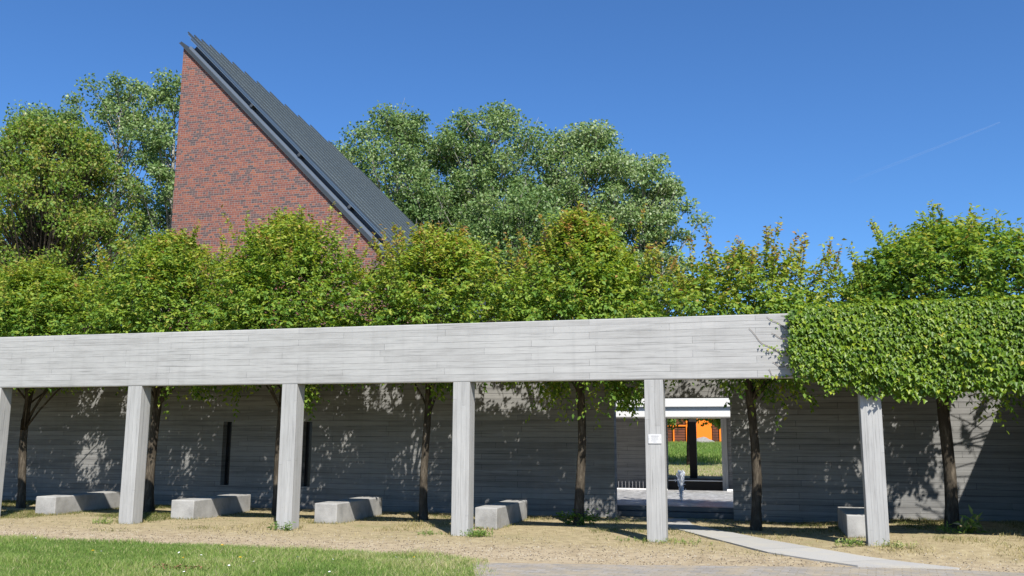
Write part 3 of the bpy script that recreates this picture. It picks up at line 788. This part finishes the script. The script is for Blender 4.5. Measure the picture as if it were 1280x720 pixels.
Nl[tpm] = np.stack([rng.normal(0, .35, m), np.full(m, -.3), np.full(m, .9)], 1)
L = rng.uniform(.040, .084, na) * (.85 + .3 * (np.sin(Pa[:, 0] * 3.7 + Pa[:, 2] * 5.1) > .3)); L[-len(Pq):] *= .75
ti = rng.normal(.43, .21, na); ti[tpm] += .1; ti[-len(Pq):] += rng.uniform(0, .3, len(Pq))
Vv, Ff = lobed(Pa - np.array([3.0, D0, 2.5]), Dl, Nl, L, L * rng.uniform(.85, 1.15, na))
tb.build('stems', M['vine_stem'], iv)
np_mesh('foliage', Vv, Ff, M['leaf_ivy'], iv, np.repeat(np.clip(ti, 0, 1), 4))

# ------------------------------------------------------------------ church
CY = 31.0
AX, AZ = -22.95, 17.85
sl = 1.005
ch = thing('brick_church', (AX, CY, 0), 'red brick church with a tall wedge gable and steep grey standing-seam metal roof', 'church')
xr = 13.6; zr = AZ - sl * xr
depth = 7.1
pts = [(0, 0), (xr, 0), (xr, zr), (0, AZ)]
bm = bmesh.new()
f0 = [bm.verts.new((x, 0, z)) for x, z in pts]; f1 = [bm.verts.new((x, .42, z)) for x, z in pts]
bm.faces.new(f0); bm.faces.new(f1[::-1])
for i in range(4): bm.faces.new([f0[i], f0[(i + 1) % 4], f1[(i + 1) % 4], f1[i]])
bm_obj('gable_wall', bm, M['brick'], ch)
box_obj('brick_wall', .0, .40, .422, depth, 0, AZ - .6, M['brick'], ch, .004)
box_obj('brick_wall', xr - .42, xr - .003, .422, depth, 0, zr - .4, M['brick'], ch, .004)
pts2 = [(.404, 0), (xr - .43, 0), (xr - .43, zr + .1), (.404, AZ - .75)]
bm = bmesh.new(); g0 = [bm.verts.new((x, depth - .4, z)) for x, z in pts2]; g1 = [bm.verts.new((x, depth, z)) for x, z in pts2]
bm.faces.new(g0); bm.faces.new(g1[::-1])
for i in range(4): bm.faces.new([g0[i], g0[(i + 1) % 4], g1[(i + 1) % 4], g1[i]])
bm_obj('brick_wall', bm, M['brick'], ch)
# roof frame: s runs down the slope, h is square to it
sv = np.array([1, 0, -sl]) / math.sqrt(1 + sl * sl); hv = np.array([sl, 0, 1]) / math.sqrt(1 + sl * sl)
A0 = np.array([0, 0, AZ])
SLEN = math.hypot(xr, AZ - zr) + .4
def sbox(bm, s0, s1, h0, h1, y0, y1):
    vs = []
    for s, h in ((s0, h0), (s1, h0), (s1, h1), (s0, h1)):
        p = A0 + sv * s + hv * h
        vs.append((p[0], p[2]))
    a = [bm.verts.new((x, y0, z)) for x, z in vs]; b = [bm.verts.new((x, y1, z)) for x, z in vs]
    bm.faces.new(a); bm.faces.new(b[::-1])
    for i in range(4): bm.faces.new([a[i], a[(i + 1) % 4], b[(i + 1) % 4], b[i]])
def sobj(name, mat, *a):
    bm = bmesh.new(); sbox(bm, *a); return bm_obj(name, bm, mat, ch)
sobj('drip_edge', M['roof_dark'], -.25, SLEN, .0, .03, -.10, .46)
sobj('fascia', M['roof_seam'], -.25, SLEN, .032, .115, -.06, .46)
sobj('gutter_lip', M['roof_dark'], .15, SLEN, .117, .14, -.045, .46)
sobj('gutter_band', M['roof_light'], .2, SLEN, .142, .25, .02, .46)
sobj('roof_deck', M['roof_dark'], .25, SLEN, .252, .50, .25, depth)  # dark metal paints in the shade of the recess below the roof edge
sobj('roof_fascia', M['roof'], .0, SLEN, .435, .525, -.02, .245)
for s in (4.4, 7.6, 10.8, 14.0):
    sobj('roof_bracket', M['roof_dark'], s, s + .12, .30, .433, -.03, .24)
# standing seam strips, each ending a step further down along the cut-off far corner
bm = bmesh.new(); rb = bmesh.new()
yy = np.arange(-.08, depth + .01, .50)
for i in range(len(yy) - 1):
    y0, y1 = yy[i], yy[i + 1]
    yc = y0 + .25; lift = .06 * (yc + .08)
    top_s = float(np.interp(yc, [0, .55, 1.5, 2.24, 2.84, 3.47, 3.94, 4.44, 4.94, 5.44, 5.94, 6.6, 7.0], [-.18, -.32, -.35, .08, .56, 1.11, 1.51, 2.17, 2.88, 3.31, 3.87, 5.8, 9.0]))
    sbox(bm, top_s, SLEN, .53 + lift - .02, .56 + lift, y0 + .002, y1 - .002)
    sbox(rb, top_s - .05, SLEN, .563 + lift, .615 + lift, y0 - .03, y0 + .03)
rf = bm_obj('roof', bm, M['roof'], ch)
bm_obj('standing_seams', rb, M['roof_seam'], rf)

# ------------------------------------------------------------------ courtyard beyond the gateway
bs = thing('fountain_basin', (-1.8, 19.55, 0), 'shallow rippled water basin with a shade-dark stone edge inside the gateway', 'basin')
bm = bmesh.new()
add_box(bm, -2.6, 2.4, 0, .28, 0, .12, .01); add_box(bm, -2.6, 2.4, .06, .34, .122, .225, .012)
bm_obj('rim', bm, M['shade_stone'], bs)
wb = bmesh.new(); f = wb.faces.new([wb.verts.new(p) for p in ((-3.2, .342, .205), (3.2, .342, .205), (3.2, 6.75, .205), (-3.2, 6.75, .205))])
bm_obj('water', wb, M['water'], bs)
bm = bmesh.new(); add_box(bm, -3.2, 3.2, .345, 6.75, -.05, .15)
bm_obj('basin_floor', bm, M['bench'], bs)

ft = thing('fountain_jet', (-1.87, 21.75, .205), 'small white bubbling water jet rising from the basin', 'fountain')
rng = np.random.default_rng(9)
tb = Tubes()
for q in range(26):
    a = rng.uniform(0, 6.28); hgt = rng.uniform(.45, .72); sp_ = rng.uniform(.03, .14)
    pts = [(math.cos(a) * sp_ * t + rng.normal(0, .006), math.sin(a) * sp_ * t + rng.normal(0, .006), hgt * (1 - (1 - t) ** 1.7)) for t in np.linspace(0, 1, 8)]
    tb.add(pts, [.009, .011, .013, .016, .018, .02, .016, .006], 6, .45)
tb.build('water_column', M['jet'], ft)
bm = bmesh.new()
for q in range(380):
    a = rng.uniform(0, 6.28); z = rng.uniform(.02, .70); r = abs(rng.normal(0, .02 + .07 * z))
    bmesh.ops.create_icosphere(bm, subdivisions=1, radius=rng.uniform(.006, .018), matrix=Matrix.Translation((math.cos(a) * r, math.sin(a) * r, z)))
bm_obj('droplets', bm, M['jet'], ft)

fh = thing('courtyard_hall', (-2.6, 26.6, 0), 'far courtyard building with a bright white layered fascia over concrete walls and an opening', 'building')
box_obj('fascia', -3.6, 4.5, -1.75, .40, 2.21, 2.365, M['fascia_white'], fh, .006)
box_obj('fascia_band', -3.6, 4.5, -1.68, .40, 2.369, 2.475, M['fascia_blue'], fh, .004)
box_obj('fascia_cap', -3.6, 4.5, -1.77, .45, 2.479, 2.70, M['fascia_white'], fh, .006)
box_obj('wall', -3.6, -.06, .02, .32, .0, 2.206, M['wall'], fh, .006)
box_obj('pillar', 1.47, 1.63, -.02, .3, .0, 2.206, M['pillar'], fh, .006)
box_obj('wall', 1.634, 4.5, .05, .35, .0, 2.206, M['wall'], fh, .006)
box_obj('threshold', -.055, 1.465, .10, .7, .0, .50, M['dark_timber'], fh, .006)
box_obj('threshold_strip', -.055, 1.465, .06, .098, .44, .465, M['white_metal'], fh, .003)
box_obj('post', .50, .71, .9, 1.12, .3, 2.2, M['dark_timber'], fh, .006)
rl = thing('railing', (-4.25, 26.2, .206), 'low white railing of thin bars at the far side of the basin', 'railing')
bm = bmesh.new(); add_box(bm, 0, 1.62, 0, .03, .0, .03); 
bm_obj('rail', bm, M['white_metal'], rl)
for q in range(16):
    box_obj('bar', .03 + q * .1, .042 + q * .1, .005, .020, .032, .22 if q else .5, M['rail_grey'] if q else M['white_metal'], rl, 0)
kb = box_obj('white_kerb', 0, .34, 0, .05, 0, .05, M['white_metal'], None, .004); kb.location = (-1.0, 26.2, .206)
tag(kb, 'short white kerb piece at the foot of the far right pillar', 'kerb')

ob = thing('orange_building', (-5.0, 70.0, 1.15), 'orange rendered house with dark brown plank panels beyond the meadow', 'house')
box_obj('wall', .1, 1.35, 0, 6, -.3, 4.6, M['orange'], ob, .01)
box_obj('plank_panel', -6, -.05, .12, 6, -.3, 4.2, M['brown_panel'], ob, .01)
box_obj('plank_panel', 1.4, 6, .12, 6, -.3, 4.2, M['brown_panel'], ob, .01)
for x in (-3.6, -2.55, -1.55, -.55, 1.9, 3.2): box_obj('post', x, x + .12, -.02, .11, -.3, 4.2, M['orange'], ob, .005)
box_obj('rail', -6, -.05, .02, .09, 1.42, 1.52, M['orange'], ob, .004)
box_obj('roof', -6.3, 6.3, -.5, 6.4, 4.62, 4.8, M['roof_dark'], ob, .01)
rng = np.random.default_rng(15)
bm = bmesh.new(); bmesh.ops.create_icosphere(bm, subdivisions=3, radius=1)
for v in bm.verts:
    v.co *= 1 + .18 * math.sin(v.co.x * 4.1 + 1) * math.sin(v.co.y * 3.7) + .1 * math.sin(v.co.z * 7)
    v.co.x *= .75; v.co.y *= .5; v.co.z *= .42
bo = bm_obj('boulder', bm, M['boulder'], None, True); bo.location = (-4.15, 67.2, 1.32)
tag(bo, 'grey boulder in the grass before the orange house', 'rock')

# ------------------------------------------------------------------ grass
def in_poly(px, py, poly):
    ins = np.zeros(len(px), bool); j = len(poly) - 1
    for i in range(len(poly)):
        xi, yi = poly[i]; xj, yj = poly[j]
        c = ((yi > py) != (yj > py)) & (px < (xj - xi) * (py - yi) / (yj - yi + 1e-12) + xi)
        ins ^= c; j = i
    return ins

def blades(name, X, Y, H, W, tint, mat, lean=.45, kind='stuff', z=None):
    n = len(X); rng = np.random.default_rng(len(X))
    Z = (gz(X, Y) if z is None else z) - .004
    B = np.stack([X, Y, Z], 1); a = rng.uniform(0, 2 * np.pi, n)
    S = np.stack([np.cos(a), np.sin(a), np.zeros(n)], 1) * W[:, None] * .5
    ln = np.stack([rng.normal(0, lean, n), rng.normal(0, lean, n), np.zeros(n)], 1) * H[:, None]
    mid = B + UP * H[:, None] * .55 + ln * .3
    tip = B + UP * H[:, None] * .95 + ln
    V = np.stack([B - S, B + S, mid + S * .75, mid - S * .75, tip], 1).reshape(-1, 3)
    b = np.arange(n)[:, None] * 5
    F = np.concatenate([b + np.array([[0, 1, 2]]), b + np.array([[0, 2, 3]]), b + np.array([[3, 2, 4]])], 1).reshape(-1, 3)
    return tag(np_mesh(name, V, F, mat, None, np.repeat(np.clip(tint, 0, 1), 3)), kind=kind)

def vnoise(x, y, s, seed):
    r = np.random.default_rng(seed); t = r.uniform(0, 1, (64, 64))
    u, v = x * s, y * s; i, j = np.floor(u).astype(int), np.floor(v).astype(int); fu, fv = u - i, v - j
    fu = fu * fu * (3 - 2 * fu); fv = fv * fv * (3 - 2 * fv)
    g = lambda a, b: t[a % 64, b % 64]
    return (g(i, j) * (1 - fu) + g(i + 1, j) * fu) * (1 - fv) + (g(i, j + 1) * (1 - fu) + g(i + 1, j + 1) * fu) * fv

rng = np.random.default_rng(21)
n = 210000
X = rng.uniform(-16, -3.0, n); Y = 8.2 + (12.6 - 8.2) * rng.uniform(0, 1, n)
ein = vnoise(X, Y, 2.3, 9)
k = in_poly(X, Y - .34 * ein * rng.uniform(0, 1, n) ** .7, [(p[0], p[1]) for p in lawn_poly]) | (in_poly(X - .35 * ein, Y - .1, lawn_poly) & (rng.uniform(0, 1, n) < .35)); X, Y = X[k], Y[k]
pn = vnoise(X, Y, 1.7, 1); pn2 = vnoise(X, Y, .6, 2)
k = rng.uniform(0, 1, len(X)) < .55 + .6 * pn; X, Y, pn, pn2 = X[k], Y[k], pn[k], pn2[k]
right = sstep(-5.6, -3.6, X)
ti = rng.normal(.42, .2, len(X)) + .6 * (pn2 - .5) + .3 * (pn - .5) + .3 * right * (rng.uniform(0, 1, len(X)) < .6)
ti = np.where(rng.uniform(0, 1, len(X)) < .08 + .14 * right, rng.uniform(.8, 1, len(X)), ti)
Hh = rng.uniform(.02, .085, len(X)) * (.5 + 1.0 * pn)
blades('lawn_grass', X, Y, Hh, rng.uniform(.004, .009, len(X)), ti, M['blade'], .5)

n = 190000
X = rng.uniform(-18.5, 5.2, n); Y = rng.uniform(13.0, 19.15, n)
pn = vnoise(X, Y, 1.1, 3); pn2 = vnoise(X, Y, .45, 4)
leftg = 1 - sstep(-12.5, -8.5, X); rightg = sstep(1.0, 2.0, X)
dens = .03 + .9 * sstep(.48, .8, pn) * (.20 + .5 * leftg + .42 * rightg)
dens = dens * (1 + .9 * sstep(14.9, 15.4, Y))
dens *= sstep(13.3, 15.0 - .9 * rightg, Y + .8 * (pn2 - .5)) 
k = (rng.uniform(0, 1, n) < dens) & ~in_poly(X, Y, L_ + R_)
for (bx, by, bw, bl) in bsp: k &= ~((X > bx) & (X < bx + bw) & (Y > by) & (Y < by + bl))
X, Y, pn, pn2, leftg = X[k], Y[k], pn[k], pn2[k], leftg[k]
ti = rng.normal(.50, .25, len(X)) - .16 * sstep(14.9, 15.6, Y) - .38 * leftg * (rng.uniform(0, 1, len(X)) < .75) - .35 * (pn2 > .6) * (rng.uniform(0, 1, len(X)) < .7)
fx, fy = [], []
for (bx, by, bw, bl) in bsp:
    for _ in range(420):
        e = rng.uniform(0, 1)
        if e < .4: fx.append(bx + rng.uniform(-.05, bw + .05)); fy.append(by - abs(rng.normal(0, .05)))
        elif e < .8: fx.append(bx + bw + abs(rng.normal(0, .05))); fy.append(by + rng.uniform(0, bl))
        else: fx.append(bx - abs(rng.normal(0, .05))); fy.append(by + rng.uniform(0, bl))
for kk in range(0, 6):
    for _ in range(170):
        a_ = rng.uniform(0, 2 * np.pi); rr_ = .17 + abs(rng.normal(0, .07)); px_ = X1 + (kk - 1) * SPAN + PW / 2; py_ = D0 + PD / 2
        fx.append(px_ + rr_ * math.cos(a_) * 1.15); fy.append(py_ + rr_ * math.sin(a_) * 1.15)
fx, fy = np.array(fx), np.array(fy); nf = len(fx)
X = np.concatenate([X, fx]); Y = np.concatenate([Y, fy]); pn = np.concatenate([pn, rng.uniform(.4, 1, nf)]); ti = np.concatenate([ti, rng.normal(.32, .22, nf)])
blades('dry_grass', X, Y, rng.uniform(.018, .06, len(X)) * (.6 + .9 * pn), rng.uniform(.004, .009, len(X)), ti, M['straw'], .8)

n = 52000
X = rng.uniform(-9, 2, n); Y = 28.5 + 40 * rng.uniform(0, 1, n) ** 1.2
tall = sstep(38, 42, Y)
blades('meadow_grass', X, Y, (.06 + .22 * tall) * rng.uniform(.6, 1.3, n), .012 + .022 * tall, rng.normal(.45, .17, n) + .4 * (1 - tall) * (rng.uniform(0, 1, n) < .6), M['blade'], .4)

n = 9000
X = rng.uniform(-16, 5, n); Y = rng.uniform(12.1, 15.2, n); Y = 12.15 + (Y - 12.15) * rng.uniform(.3, 1, n)
k = ~in_poly(X, Y, L_ + R_) & ~in_poly(X, Y, pav) & ~in_poly(X, Y, lawn_poly); X, Y = X[k], Y[k]; n = len(X)
R_p = rng.uniform(.004, .013, n); C_p = np.stack([X, Y, gz(X, Y) + R_p * .3], 1)
oct_ = np.array([[1, 0, 0], [0, 1, 0], [-1, 0, 0], [0, -1, 0], [0, 0, .7], [0, 0, -.7]])
V = (C_p[:, None] + oct_[None] * (R_p[:, None] * rng.uniform(.6, 1.4, (n, 6)))[..., None]).reshape(-1, 3)
F = (np.arange(n)[:, None, None] * 6 + np.array([[0, 1, 4], [1, 2, 4], [2, 3, 4], [3, 0, 4], [1, 0, 5], [2, 1, 5], [3, 2, 5], [0, 3, 5]])[None]).reshape(-1, 3)
tag(np_mesh('gravel', V, F, M['pebble'], None, np.repeat(rng.uniform(0, 1, n), 8)), kind='stuff')

# weed tufts
def weed(x, y, nb, r, h, label, t0=.35):
    rg = np.random.default_rng(int(abs(x * 100)))
    z0 = float(gz(x, y))
    root = thing('weed_tuft', (x, y, z0), label, 'weed', 'weeds at the feet of pillars and trees')
    S = np.stack([rg.normal(0, r, nb), rg.normal(0, r * .7, nb), np.zeros(nb)], 1)
    P, Dl, Nl, L = spray_leaves(rg, S, UP + rg.normal(0, .45, (nb, 3)), rg.uniform(.4, 1, nb) * h, 6, h * .38, .5, .0)
    P[:, 2] = np.maximum(P[:, 2], .005)
    Vv, Ff = leaves(P, Dl, Nl, L, L * .33)
    np_mesh('leaf_rosette', Vv, Ff, M['blade'], root, np.repeat(np.clip(rg.normal(t0, .15, len(P)), 0, 1), 2))
    tb = Tubes()
    for q in range(nb): tb.add([S[q], S[q] + np.array([0, 0, h * .6])], [.003, .002], 4)
    tb.build('stalk', M['stalk'], root)
weed(-4.62, 14.78, 46, .12, .15, 'bright green weed clump right of the middle pillar')
weed(-8.35, 14.78, 9, .06, .17, 'dark green weed at the foot of the second pillar from the left', .2)
weed(-8.12, 14.74, 7, .03, .22, 'tall thin weed close to the right corner of the second pillar', .2)
weed(-5.5, 14.86, 22, .10, .10, 'low green weed left of the middle pillar')
weed(-1.35, 14.70, 34, .20, .10, 'straggly yellowish weed around the right foot of the plaque pillar', .65)
weed(-2.2, 14.95, 22, .16, .08, 'low yellowish weed left of the plaque pillar', .6)
weed(1.86, 14.62, 26, .14, .13, 'dry straw-coloured weed at the right foot of the ivy-topped pillar', .8)
weed(1.22, 14.9, 22, .10, .16, 'dry weed at the left foot of the ivy-topped pillar', .7)
weed(3.2, 16.75, 12, .06, .42, 'tall upright weed beside the dark trunk at the right', .55)
weed(2.95, 16.7, 14, .12, .2, 'spreading weed in front of the dark trunk at the right', .4)
weed(-11.95, 14.72, 26, .10, .13, 'pale grass tuft left of the left pillar foot', .7)

# flowers
rng = np.random.default_rng(33)
def dandelion(x, y, h, r, label):
    root = thing('dandelion', (x, y, .01), label, 'flower', 'yellow dandelions in the lawn')
    tb = Tubes(); tb.add([(0, 0, 0), (.004, 0, h)], [.003, .0025], 5); tb.build('stalk', M['stalk'], root)
    bm = bmesh.new()
    for q in range(26):
        a = q * 2.4; rr_ = r * (.4 + .6 * (q / 26)); zt = h + .012 - .010 * (q / 26)
        p = Vector((math.cos(a), math.sin(a), 0)); s = Vector((-p.y, p.x, 0)) * r * .16
        b = Vector((.004, 0, h)); e = Vector((.004, 0, zt)) + p * rr_
        bm.faces.new([bm.verts.new(v) for v in (b, e - s, e + s)])
    bm_obj('flower_head', bm, M['yellow'], root)
for (x, y, h, r), lb in zip([(-8.87, 10.77, .07, .024), (-7.47, 11.70, .09, .030), (-6.54, 10.67, .08, .028), (-4.48, 11.5, .06, .018), (-7.30, 10.55, .06, .016)],
    ['lone yellow dandelion in the left part of the lawn', 'large yellow dandelion near the far edge of the lawn', 'yellow dandelion close to the bottom of the lawn', 'yellow dandelion at the right end of the lawn', 'small yellow dandelion beside the brown leaves']):
    dandelion(x, y, h, r, lb)
dz0 = None
for i in range(34):
    x, y = rng.uniform(-12.5, -4.2), rng.uniform(9.4, 12.0)
    if dz0 is None:
        root = thing('daisy', (x, y, .01), 'tiny white daisy among the lawn grass', 'flower', 'white daisies scattered in the lawn')
        tb = Tubes(); tb.add([(0, 0, 0), (0, 0, .055)], [.002, .002], 4); s_ = tb.build('stalk', M['stalk'], root)
        bm = bmesh.new()
        for q in range(12):
            a = q * math.pi / 6; p = Vector((math.cos(a), math.sin(a), 0)); s = Vector((-p.y, p.x, 0)) * .0035
            c_ = Vector((0, 0, .056)); bm.faces.new([bm.verts.new(v) for v in (c_, c_ + p * .013 - s, c_ + p * .014 + s)])
        h_o = bm_obj('flower_head', bm, M['white_petal'], root); dz0 = (root, s_, h_o)
    else:
        r_ = dz0[0].copy(); r_.location = (x, y, .01 + rng.uniform(-.01, .012)); r_.rotation_euler = (rng.normal(0, .3), rng.normal(0, .3), 0); COL.objects.link(r_)
        for o_ in dz0[1:]:
            c_ = o_.copy(); c_.parent = r_; COL.objects.link(c_)
# dead leaves
n = 46
P = np.stack([-7.0 + rng.normal(0, .16, n) , 9.98 + rng.normal(0, .07, n), rng.uniform(.03, .07, n)], 1); P[:, 2] += 0
P[:, 0] += (P[:, 1] - 9.98) * 1.2
Vv, Ff = leaves(P, rng.normal(0, 1, (n, 3)) * np.array([1, 1, .25]), UP + rng.normal(0, .4, (n, 3)), rng.uniform(.025, .05, n), rng.uniform(.018, .03, n), .4, .3)
dl = np_mesh('dry_leaves', Vv - np.array([-7.0, 9.98, 0]), Ff, M['dead_leaf'], None, None, loc=(-7.0, 9.98, 0))
tag(dl, 'little heap of dry brown leaves lying in the lawn', 'leaves')

# ------------------------------------------------------------------ camera
yaw, pitch, roll, fpx = -0.26799, 0.16504, 0.004686, 1128.38
cy_, sy_, cp_, sp_ = math.cos(yaw), math.sin(yaw), math.cos(pitch), math.sin(pitch)
fwd = np.array([sy_ * cp_, cy_ * cp_, sp_]); rgt = np.array([cy_, -sy_, 0.]); upv = np.cross(rgt, fwd)
r2 = rgt * math.cos(roll) + upv * math.sin(roll); u2 = upv * math.cos(roll) - rgt * math.sin(roll)
cam = bpy.data.cameras.new('camera'); co = bpy.data.objects.new('camera', cam); COL.objects.link(co)
mw = Matrix.Identity(4)
for i in range(3):
    mw[i][0], mw[i][1], mw[i][2] = r2[i], u2[i], -fwd[i]
mw.translation = Vector((0, 0, EYE))
co.matrix_world = mw
cam.sensor_width = 36; cam.lens = fpx / 1280 * 36; cam.clip_start = .1; cam.clip_end = 20000
sc.camera = co

# contrail between two far points of the sky (about 4 km off)
tb = Tubes()
c0 = np.array([381.5, 3841.2, 1050.2]); c1 = np.array([928.8, 3698.4, 1209.6])
ct = [c0 + (c1 - c0) * t for t in np.linspace(0, 1, 14)]
tb.add([p - c0 for p in ct], np.linspace(6.5, 2.6, 14), 8, .12)
cto = tb.build('contrail', M['contrail']); cto.location = c0
tag(cto, 'thin faint white contrail crossing the blue sky at the right', 'contrail')

# ------------------------------------------------------------------ light
sun_dir = np.array([.60, -1.0, 1.27]); sun_dir = sun_dir / np.linalg.norm(sun_dir)
elev = math.asin(sun_dir[2]); az = math.atan2(sun_dir[0], sun_dir[1])
w = bpy.data.worlds.new('World'); sc.world = w; w.use_nodes = True
nt = w.node_tree; bg = nt.nodes['Background']
sky = nt.nodes.new('ShaderNodeTexSky'); sky.sky_type = 'NISHITA'; sky.sun_disc = False
sky.sun_elevation = elev; sky.sun_rotation = az; sky.air_density = 1.0; sky.dust_density = .25; sky.ozone_density = 3.0; sky.altitude = 100
tn = nt.nodes.new('ShaderNodeMix'); tn.data_type = 'RGBA'; tn.blend_type = 'MULTIPLY'; tn.inputs[0].default_value = 1.0
tn.inputs[7].default_value = (.59, .97, 1.40, 1)
nt.links.new(sky.outputs[0], tn.inputs[6]); nt.links.new(tn.outputs[2], bg.inputs['Color']); bg.inputs['Strength'].default_value = .065
sl_ = bpy.data.lights.new('sun', 'SUN'); sl_.energy = 5.0; sl_.angle = math.radians(.53); sl_.color = (1, .95, .87)
so = bpy.data.objects.new('sun', sl_); COL.objects.link(so)
so.rotation_euler = Vector(sun_dir).to_track_quat('Z', 'Y').to_euler(); so.location = (10, -10, 30)

vs = sc.view_settings
vs.view_transform = 'Standard'; vs.look = 'None'; vs.exposure = .80; vs.gamma = 1; vs.use_curve_mapping = False
sc.cycles.max_bounces = 6; sc.cycles.transparent_max_bounces = 8; sc.cycles.use_denoising = True
